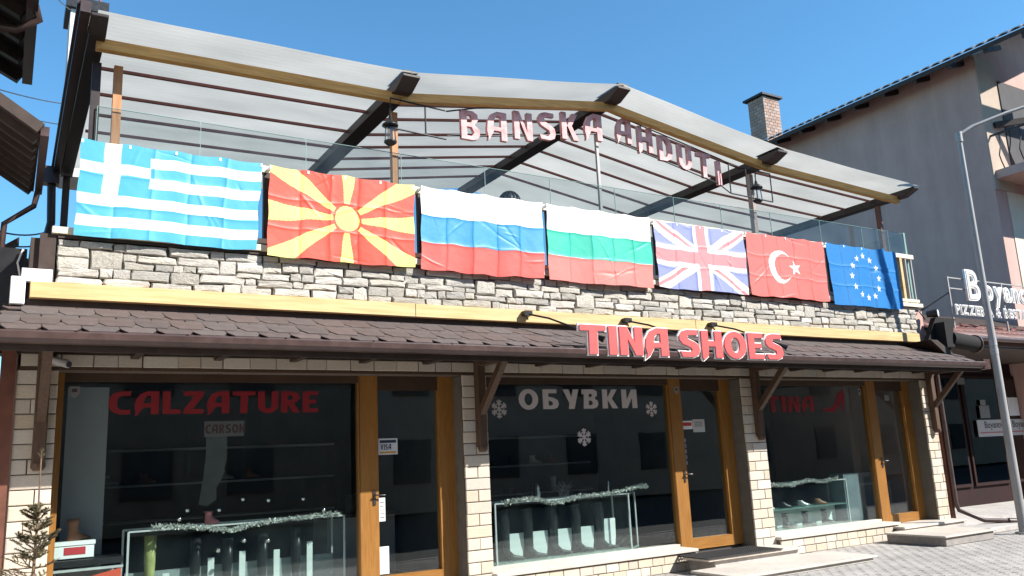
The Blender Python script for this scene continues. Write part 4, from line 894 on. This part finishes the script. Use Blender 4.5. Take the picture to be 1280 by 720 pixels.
# grey folded patch on the first flag
# ================================================================== LAMP POST
t = thing('street_lamp', 'tall tapered grey steel lamp post with curved arm at the right', 'street lamp', (15.32, 8.33, 0))
MB().tube([(15.32, 8.33, 0), (15.32, 8.33, 2.8), (15.32, 8.33, 4.6), (15.32, 8.33, 7.30)], [.075, .068, .054, .040], 16).build('pole', STEEL, t)
MB().tube([(15.32, 8.33, 0), (15.32, 8.33, .03)], .14, 12).build('base_flange', STEEL, t)
MB().tube([(15.32, 8.33, 7.22), (15.32, 8.33, 7.42)], .06, 12).build('collar', STEEL, t)
MB().tube([(15.32, 8.33, 7.36), (15.55, 8.17, 7.52), (16.1, 7.8, 7.75), (16.55, 7.5, 7.9)], [.04, .036, .032, .03], 10).build('arm', STEEL, t)
hd = MB().tube([(16.45, 7.57, 7.87), (16.6, 7.47, 7.93), (16.9, 7.27, 7.97), (17.15, 7.1, 7.95)], [.04, .10, .12, .05], 12).build('lamp_head', STEEL, t)
MB().tube([(16.6, 7.47, 7.87), (17.0, 7.2, 7.88)], [.07, .06], 10).build('lamp_lens', LENS, hd)
MB().tube([(15.32, 8.33, 3.30), (15.32, 8.33, 3.42)], 0.0675, 16, cap=False).build('pole_sticker', mat('sticker_dim', (.22, .22, .22), .7, scale=30, col2=(.5, .5, .5)), t)
MB().tube([(15.32, 8.33, 3.14), (15.32, 8.33, 3.25)], .0685, 16, cap=False).build('pole_sticker', mat('sticker_dim', (.22, .22, .22)), t)
# ================================================================== ANNEX (right neighbour restaurant)
an = thing('restaurant_annex', 'low dark red restaurant front with tiled eave right of the shop', 'building', (15.5, 10.2, 0))
DRED = mat('dark_red_panel', (.026, .010, .010), .75, scale=5, col2=(.016, .007, .007), spec=.2)
MB().box(15.45, 32, 11.65, 11.9, .0, 3.75).build('front_wall', DRED, an)
for k in range(9):
    x = 16.4 + k * 1.62; pf = MB().box(x, x + 1.5, 11.59, 11.645, .55, 3.15).build('window_frame', DRED, an); MB().box(x + .08, x + 1.42, 11.58, 11.586, .63, 3.07).build('glass_pane', glass('annex_glass', (.2, .2, .2)) if k == 0 else bpy.data.materials['annex_glass'], pf)
MB().box(15.6, 32, 9.75, 11.64, .0, .12).build('threshold', CONC, an)
MB().box(16.0, 28, 9.42, 9.44, 3.50, 3.68).build('fascia_board', REDW, an)
MB().prism_x([(9.44, 3.62), (11.8, 4.63), (11.8, 4.57), (9.44, 3.56)], 16.0, 28).build('roof_deck', DARKW, an)
MB().box(16.0, 28, 9.44, 11.64, 3.46, 3.49).build('soffit', DARKW, an)
MB().tube([(15.95, 9.34, 3.63), (28, 9.34, 3.63)], .055, 8).build('gutter', GUT, an)
for k in range(5): MB().box(18.7 + k * .1, 18.75 + k * .1, 9.36, 9.40, 3.2 - .02 * (k % 2), 3.48).build('icicle_trim', GUT, an)
def tile_mesh(L, W_, H_):
    b = MB(); n = 6; vs = []
    for s_ in (0, 1):
        for k in range(n + 1): a = math.pi * k / n; vs.append((W_ * .5 * -math.cos(a), s_ * L, H_ * math.sin(a)))
    for s_ in (0, 1):
        for k in range(n + 1): a = math.pi * k / n; vs.append((W_ * .42 * -math.cos(a), s_ * L, H_ * .75 * math.sin(a)))
    m_ = n + 1; fs = []
    for k in range(n): fs += [(k, k + 1, k + 1 + m_, k + m_), (2 * m_ + k, 3 * m_ + k, 3 * m_ + k + 1, 2 * m_ + k + 1), (k, 2 * m_ + k, 2 * m_ + k + 1, k + 1)]
    return b.add(vs, fs, True).mesh()
TM = tile_mesh(.42, .19, .055); TM.materials.append(TILE)
ang = math.atan2(.5, 1.16)
for r_ in range(3):
    for k in range(58):
        inst('roof_tile', TM, (16.1 + k * .2, 9.36 + r_ * .36 * math.cos(ang), 3.625 + r_ * .36 * math.sin(ang) + .012), an, (1, 1, 1), (ang + .03, 0, U(-.03, .03)))
# sign on the annex roof
bs = thing('restaurant_sign', 'white outlined restaurant lettering on a metal frame above the tiled eave', 'sign', (17.0, 9.9, 3.9))
BS_Y = 9.95
for x in (16.95, 19.0, 21.2): MB().bar((x, BS_Y, 3.85), (x, BS_Y, 5.05), .035, .035).build('frame_post', STEEL, bs)
for z in (5.03, 4.80): MB().bar((16.95, BS_Y, z), (21.2, BS_Y, z), .025, .025).build('frame_rail', STEEL, bs)
MB().bar((16.93, BS_Y, 4.7), (16.1, BS_Y + .6, 4.1), .025, .025).build('stay', IRON, bs)
def text_sign(txt, size, x, z, name, thick=.05, y=BS_Y - .06, off=.035):
    xx = x
    for ch in txt:
        if ch == ' ': xx += size * .32; continue
        me = curve_mesh(None, .03, off / size * .8, text=ch); me.transform(Matrix.Diagonal((size, size / 1 * .9, size, 1)))
        ws = [v.co.x for v in me.vertices]; mn, mx = min(ws), max(ws)
        place_mesh(name + '_outline', me, LWH, (xx - mn, y, z), bs)
        me2 = curve_mesh(None, .03, 0, text=ch); me2.transform(Matrix.Diagonal((size, size * .9, size, 1)))
        place_mesh(name, me2, mat('grey_face', (.50, .48, .45), .5), (xx - mn, y - .012, z), bs); xx += (mx - mn) + size * .05
text_sign('B', .92, 17.50, 4.58, 'letter'); text_sign('oyanova', .62, 18.14, 4.62, 'letter')
text_sign('PIZZERIA & RESTAURANT', .28, 16.98, 4.24, 'small_letter', off=.02)
# banner and papers on the annex
bn = thing('restaurant_banner', 'white banner with restaurant name across the dark annex windows', 'banner', (20.1, 11.5, 1.7))
MB().box(19.95, 23.65, 11.52, 11.535, 1.68, 2.075).build('banner_sheet', mat('banner_white', (.50, .49, .48), .6, var=.06, scale=3), bn)
for q in range(3):
    xx = 20.24 + q * 1.23
    for ch in 'Boyanova':
        me = curve_mesh(None, .002, .006, text=ch); me.transform(Matrix.Scale(.23, 4)); ws = [v.co.x for v in me.vertices]
        place_mesh('letter', me, IRON, (xx - min(ws), 11.517, 1.88), bn); xx += max(ws) - min(ws) + .012
for k in range(38): MB().box(20.03 + k * .094, 20.10 + k * .094, 11.516, 11.519, 1.76, 1.785).build('text_dash', REDP, bn)
for (x0, x1, z0, z1, lab, g_) in ((20.16, 20.57, 2.12, 2.42, 'pale grey notice above the left end of the white banner', .20), (20.23, 20.45, 2.43, 2.56, 'small grey card above the pale notice by the banner', .22), (21.44, 21.90, 2.16, 2.61, 'bright white paper sheet above the banner right of the lamp post', .75), (19.40, 19.70, 2.93, 3.09, 'small grey label high on the dark annex left of the lamp post', .14), (22.18, 22.47, 2.89, 3.12, 'small white label high on the dark annex at the right', .6)):
    o = MB().box(x0, x1, 11.53, 11.54, z0, z1).build('paper_notice', mat('notice_%d' % int(g_ * 100), (g_, g_, g_), .6, var=.1, scale=7)); tag(o, lab, 'notice')
# rolled awning, round spotlight at the corner
t = thing('rolled_awning', 'rolled dark awning cassette wedged between the shop and annex roofs', 'awning', (15.1, 9.3, 3.5))
MB().box(15.18, 15.42, 9.1, 9.35, 3.38, 3.86).build('cassette_end', mat('matt_black', (.010, .009, .009), .9), t); MB().tube([(15.42, 9.2, 3.55), (16.25, 9.2, 3.48)], .155, 14).build('roll', mat('matt_black', (.010, .009, .009), .9), t)
MB().tube([(16.25, 9.2, 3.48), (16.28, 9.2, 3.48)], .18, 14).build('end_plate', GUT, t)
MB().prism_y([(14.90, 3.5), (15.25, 3.98), (15.9, 3.98), (15.6, 3.36), (14.9, 3.36)], 9.3, 9.4).build('valance', mat('matt_black', (.010, .009, .009), .9), t)
t = thing('round_spotlight', 'small round floodlight on the right corner of the stone parapet', 'spotlight', (15.2, 9.4, 4.0))
MB().tube([(15.15, 9.40, 4.05), (15.22, 9.22, 4.05)], [.06, .085], 12).build('housing', IRON, t); MB().tube([(15.22, 9.22, 4.05), (15.223, 9.212, 4.05)], .07, 12).build('lens', LENS, t)
MB().tube([(15.1, 9.42, 3.95), (15.02, 9.46, 4.1), (15.14, 9.42, 4.2)], .012, 5).build('cable', IRON, t)

# ================================================================== BIG HOUSE (right)
hs_ = thing('apartment_house', 'large grey rendered house with wavy tile eave and balcony behind the annex', 'building', (22, 11.2, 0))
HX, HY, HE = 22.0, 11.25, 11.55
MB().box(HX, 34, HY, 27.5, 0, HE + .35).build('wall', RENDER, hs_)
MB().box(HX + .52, 33.5, HY - .02, HY - .004, 4.0, 8.05).build('lower_render_panel', RENDC, hs_)
# eave overhang over the side, roof rising to the right
rf = MB().hexa([(HX - .75, HY - 1.9, HE), (34, HY - 1.9, HE + 6.0), (34, 28.5, HE + 6.0), (HX - .75, 28.5, HE), (HX - .75, HY - 1.9, HE + .12), (34, HY - 1.9, HE + 6.12), (34, 28.5, HE + 6.12), (HX - .75, 28.5, HE + .12)]).build('roof', DARKW, hs_)
for k in range(19):
    y = HY - 1.7 + k * 1.0; MB().bar((HX - .72, y, HE - .02), (HX + .02, y, HE + .22), .10, .13).build('rafter_tail', RAFT, rf)
TG = tile_mesh(.5, .30, .07); TG.materials.append(TILEG); TG2 = TG
ra = math.atan2(6.0, 12.75)
for r_ in range(5):
    for k in range(100):
        y = HY - 1.85 + k * .305
        if y > 28.4: break
        inst('roof_tile', TG, (HX - .80 + r_ * .42, y, HE + .13 + r_ * .42 * math.tan(ra)), rf, (1, 1, 1), (ra * 0, -0, 0) if False else Matrix(((0, 1, 0), (-1, 0, 0), (0, 0, 1))).to_4x4().to_euler() if False else (ra, 0, -math.pi / 2))
# white fascia end, gable front timber
MB().box(HX + .9, HX + 3.0, HY - 2.0, HY - 1.88, HE + .15, HE + .8).build('white_bargeboard', WHITE, rf)
MB().bar((HX - .7, HY - 1.7, HE + .0), (HX + 6, HY - 1.7, HE + .0), .16, .2).build('timber_beam', RAFT, hs_)
MB().box(HX + .95, HX + 1.15, HY - 1.75, HY - 1.55, 8.6, HE + .3).build('timber_post', DARKW, hs_)
MB().bar((HX + .4, HY - .05, 9.9), (HX + 2.5, HY - 1.6, 10.1), .12, .16).build('timber_brace', DARKW, hs_)
MB().box(HX + .004, HX + .95, HY - .03, HY - .004, 8.05, HE + .3).build('front_render', mat('front_render', (.42, .34, .27), .9, var=.1, scale=2, bump=.003, bscale=60), hs_)  # lit cream tone put into the front strip of the grey wall
MB().box(HX + .95, HX + 6, HY - .06, HY - .03, 8.6, 11.3).build('balcony_door', INT, hs_)  # dark flat panel with the balcony recess's shade put into its colour
MB().prism_y([(HX, HE + .34), (34, HE + .34), (34, HE + 5.95), (HX, HE + .34)], HY + .002, HY + .3).build('gable_wall', RENDER, hs_)
bc = MB().box(HX + .12, HX + 5, HY - 1.55, HY, 8.35, 8.58).build('balcony', RENDER, hs_)
MB().bar((HX + .12, HY - 1.52, 9.55), (HX + 5, HY - 1.52, 9.55), .05, .05).build('balcony_rail', IRON, bc)
MB().bar((HX + .15, HY - 1.52, 9.55), (HX + .15, HY, 9.55), .05, .05).build('balcony_rail', IRON, bc)
for k in range(20):
    x = HX + .16 + k * .24; yb = HY - 1.52
    MB().tube([(x, yb, 8.58), (x - .02, yb - .1, 8.75), (x, yb - .16, 8.92), (x, yb - .05, 9.15), (x, yb, 9.3), (x, yb, 9.55)], .016, 5).build('baluster', IRON, bc)
for k in range(5):
    y = HY - 1.3 + k * .26; x = HX + .15
    MB().tube([(x, y, 8.58), (x - .1, y, 8.75), (x - .16, y, 8.92), (x - .05, y, 9.15), (x, y, 9.3), (x, y, 9.55)], .016, 5).build('baluster', IRON, bc)
ch = thing('brick_chimney', 'brick chimney with dark cap on the roof of the grey house', 'chimney', (24.3, 20, 12))
CX0, CX1, CY0, CY1 = 23.80, 24.68, 20.0, 20.75
MB().box(CX0 + .03, CX1 - .02, CY0 + .02, CY1, 11.8, 14.72).build('core', JOINT, ch)
CB = brick_mesh(77).copy(); CB.materials.clear(); CB.materials.append(CHB)
for k in range(22):
    z = 11.93 + k * .126
    for q in range(4):
        xa = CX0 + .22 * q - (0 if k % 2 else .11) * (q > 0); xb = CX1 if q == 3 else CX0 + .22 * (q + 1) - (0 if k % 2 else .11)
        inst('brick', CB, ((xa + xb) / 2, CY0 + .01, z + .06), ch, (xb - xa - .012, .03, .114))
    for q in range(3):
        ya = CY0 + .25 * q - (0 if k % 2 else .12) * (q > 0); yb = CY1 if q == 2 else CY0 + .25 * (q + 1) - (0 if k % 2 else .12)
        inst('brick', CB, (CX0 + .04, (ya + yb) / 2, z + .06), ch, (yb - ya - .012, .03, .114), (0, 0, -math.pi / 2))
MB().box(CX0 - .12, CX1 + .12, CY0 - .12, CY1 + .12, 14.72, 14.80).build('cap_slab', IRON, ch)
xm, ym = (CX0 + CX1) / 2, (CY0 + CY1) / 2
MB().add([(CX0 - .12, CY0 - .12, 14.80), (CX1 + .12, CY0 - .12, 14.80), (CX1 + .12, CY1 + .12, 14.80), (CX0 - .12, CY1 + .12, 14.80), (xm, ym, 14.98)], [(0, 1, 4), (1, 2, 4), (2, 3, 4), (3, 0, 4)]).build('cap_top', IRON, ch)

# ================================================================== LEFT NEIGHBOURS
def eave_house(name, label, x1, x0, y0, y1, z, rake, loc):
    t = thing(name, label, 'building', loc)
    return t
lh = thing('left_house', 'dark timber eaves of the neighbouring house at the top left corner', 'building', (-2, 8, 0))
MB().box(-6, -1.2, 1.5, 11.4, 0, 7.1).build('wall', WRENDER, lh)
ru = MB().hexa([(-.06, 6.5, 6.60), (-.06, 11.3, 6.62), (-3.5, 11.3, 8.4), (-3.5, 6.5, 8.4), (-.06, 6.5, 6.66), (-.06, 11.3, 6.68), (-3.5, 11.3, 8.46), (-3.5, 6.5, 8.46)]).build('upper_eave', RAFT, lh)
for k in range(9): MB().bar((-.10, 6.7 + k * .56, 6.57), (-1.25, 6.7 + k * .56, 7.17), .10, .12).build('rafter_tail', DARKW, ru)
MB().bar((-.02, 6.5, 6.60), (-.02, 11.3, 6.62), .11, .12).build('gutter', GUT, lh)
MB().tube([(-.0, 9.35, 6.62), (.05, 9.4, 6.5), (-.15, 9.5, 6.38), (-1.1, 9.5, 6.33)], .045, 8).build('gutter_elbow', GUT, lh)
rl_ = MB().hexa([(.12, 8.3, 4.80), (.12, 10.1, 4.80), (-1.6, 10.1, 5.95), (-1.6, 8.3, 5.95), (.12, 8.3, 4.85), (.12, 10.1, 4.85), (-1.6, 10.1, 6.0), (-1.6, 8.3, 6.0)]).build('lower_eave', RAFT, lh)
for k in range(8): MB().bar((.09, 8.42 + k * .23, 4.78), (-.45, 8.42 + k * .23, 5.14), .06, .07).build('rafter_tail', DARKW, rl_)
MB().bar((.155, 8.27, 4.83), (.165, 10.12, 4.83), .07, .09).build('gutter', GUT, lh)
MB().bar((.12, 8.25, 4.84), (-1.6, 8.25, 5.99), .05, .10).build('bargeboard', DARKW, lh)
MB().tube([(.16, 10.0, 4.80), (.13, 10.02, 4.62), (-.13, 10.1, 4.42), (-.16, 10.1, 3.4)], .03, 8).build('downpipe', GUT, lh)
MB().box(-1.8, -.22, 10.4, 10.5, 3.0, 5.2).build('side_wall', DARKW, lh)
MB().hexa([(-.3, 10.55, 4.10), (.02, 10.55, 4.34), (.02, 10.75, 4.34), (-.3, 10.75, 4.10), (-.3, 10.55, 4.16), (.02, 10.55, 4.4), (.02, 10.75, 4.4), (-.3, 10.75, 4.16)]).build('small_canopy', GUT, lh)
t = thing('lean_to', 'dark lean-to with brown shingled roof left of the stone parapet', 'shed', (0, 10.2, 3))
MB().box(-1.8, .10, 9.95, 10.2, 3.0, 4.12).build('shed_wall', SHOEB, t)
MB().hexa([(.10, 10.0, 3.62), (.335, 10.0, 3.62), (.335, 10.6, 4.13), (.10, 10.6, 4.13), (.10, 10.0, 3.66), (.335, 10.0, 3.66), (.335, 10.6, 4.17), (.10, 10.6, 4.17)]).build('shed_roof', SHING, t)
MB().tube([(.06, 9.9, 4.1), (.02, 9.88, 3.95), (.05, 9.86, 3.8), (.13, 9.86, 3.78)], .012, 6).build('cable_loop', WHITE, t)
t = thing('white_chimney', 'pale rendered chimney with dark cap behind the left end of the pergola', 'chimney', (.9, 20, 4))
MB().box(.72, 1.36, 20, 21, 8.3, 12.35).build('shaft', WRENDER, t); MB().box(.62, 1.50, 19.9, 21.1, 12.35, 12.62).build('cap', IRON, t)
MB().box(.70, 1.1, 19.8, 20.4, 9.15, 9.9).build('shoulder', mat('grey_block', (.22, .20, .19), .8, var=.2, scale=5), t); MB().box(.68, 1.12, 19.78, 20.42, 9.9, 10.0).build('shoulder_top', WRENDER, t)
MB().tube([(1.30, 19.95, 11.9), (1.32, 19.95, 13.6)], .03, 6).build('vent_pipe', PURL, t)
for k, (a, b_) in enumerate((((-.45, 9, 7.2), (.70, 19.9, 12.25)), ((-1.0, 11, 6.45), (.70, 19.8, 9.9)), ((-1.0, 11, 6.2), (.70, 19.8, 9.4)), ((-.30, 10.4, 4.44), (.34, 13.5, 5.25)), ((-.30, 10.4, 4.30), (.34, 13.5, 5.08)))):
    a, b_ = Vector(a), Vector(b_); pts = [a.lerp(b_, q / 10) - Vector((0, 0, .25 * (q / 10) * (1 - q / 10))) for q in range(11)]
    o = MB().tube(pts, .012, 5).build('overhead_cable', IRON); tag(o, ['black cable highest of the five, running up to the chimney cap', 'black cable second from the top, left of the pergola gutter', 'black cable third from the top, left of the pergola gutter', 'black cable fourth from the top, above the lean-to roof', 'lowest black cable, just above the lean-to roof'][k], 'cable', 'cables strung across the gap at the left')

# ================================================================== SPRUCE
sp = thing('young_spruce', 'sparse browning young spruce with bare leader in front of the left pillar', 'tree', (.245, 6.6, 0))
random.seed(41); sx, sy, top = .235, 6.6, 1.90
MB().tube([(sx, sy, 0), (sx + .004, sy, .6), (sx - .003, sy, 1.1), (sx + .002, sy, 1.45), (sx, sy, top)], [.022, .016, .011, .007, .004], 6).build('trunk', BARK, sp)
bb = MB(); nb = MB()
def needles(p, q, n, L):
    for _ in range(n):
        s_ = rnd(); c = p.lerp(q, s_); dv = ((q - p).normalized() * .7 + Vector((U(-1, 1), U(-1, 1), U(-1, 1))) * .9).normalized() * L * U(.6, 1.2); w_ = dv.cross(Vector((U(-1, 1), U(-1, 1), U(-1, 1)))).normalized() * .0019
        nb.add([c - w_, c + w_, c + dv], [(0, 1, 2)])
needles(Vector((sx, sy, 1.47)), Vector((sx, sy, top)), 90, .010); needles(Vector((sx, sy, top - .04)), Vector((sx, sy, top + .012)), 90, .024)
for _ in range(5):
    a = U(0, 6.28); p = Vector((sx, sy, top - .05)); q = p + Vector((math.cos(a) * .025, math.sin(a) * .025, .035)); bb.tube([p, q], .002, 4); needles(p, q, 20, .012)
z = 1.50
while z > .45:
    R_ = .055 + (1.56 - z) * .30
    for _ in range(random.choice((6, 7, 8)) if z > 1.15 else random.choice((4, 5))):
        a = U(0, 6.28); L_ = R_ * U(.7, 1.15); p = Vector((sx, sy, z + U(-.015, .015))); ez = U(.35, .75) if z > 1.2 else U(.1, .45)
        m1 = p + Vector((math.cos(a) * L_ * .5, math.sin(a) * L_ * .5, ez * L_ * .32)); q = p + Vector((math.cos(a) * L_, math.sin(a) * L_, ez * L_))
        bb.tube([p, m1, q], [.0045, .0035, .002], 4); dn = 1 if z > 1.15 else .55
        needles(p, m1, int(80 * dn), .015); needles(m1, q, int(110 * dn), .016)
        for _k in range(4):
            s_ = U(.25, .9); b0 = p.lerp(q, s_); a2 = a + random.choice((-1, 1)) * U(.5, 1.0); q2 = b0 + Vector((math.cos(a2), math.sin(a2), .4)) * L_ * .35; bb.tube([b0, q2], .0018, 4); needles(b0, q2, int(80 * dn), .014)
    z -= U(.05, .085)
bb.build('branches', BARK, sp); nb.build('needles', NEED, sp, kind='stuff')

# ================================================================== HOUSES ACROSS THE STREET (unseen but for reflections; row made tall and dark to cut sky light)
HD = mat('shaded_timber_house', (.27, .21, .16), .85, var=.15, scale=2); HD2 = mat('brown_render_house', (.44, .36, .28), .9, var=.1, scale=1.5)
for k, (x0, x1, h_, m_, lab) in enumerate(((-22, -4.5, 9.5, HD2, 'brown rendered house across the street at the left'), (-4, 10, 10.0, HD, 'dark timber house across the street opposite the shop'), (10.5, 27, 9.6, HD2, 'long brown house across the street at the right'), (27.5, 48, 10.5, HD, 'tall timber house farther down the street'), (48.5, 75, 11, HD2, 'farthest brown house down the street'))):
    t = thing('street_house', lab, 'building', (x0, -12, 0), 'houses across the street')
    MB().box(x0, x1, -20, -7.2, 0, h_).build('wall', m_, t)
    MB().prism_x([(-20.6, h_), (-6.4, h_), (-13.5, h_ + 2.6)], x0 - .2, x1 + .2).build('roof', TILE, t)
    for fl in range(3):
        for q in range(4):
            xx = x0 + 1 + q * (x1 - x0 - 2) / 4; fr_ = MB().box(xx, xx + 1.4, -7.2, -7.14, 1.0 + fl * 3.0, 2.5 + fl * 3.0).build('window', DARKW, t)
            MB().box(xx + .08, xx + 1.32, -7.14, -7.13, 1.08 + fl * 3.0, 2.42 + fl * 3.0).build('pane', INT, fr_)
print('stones', cnt, 'objects', len(bpy.data.objects))
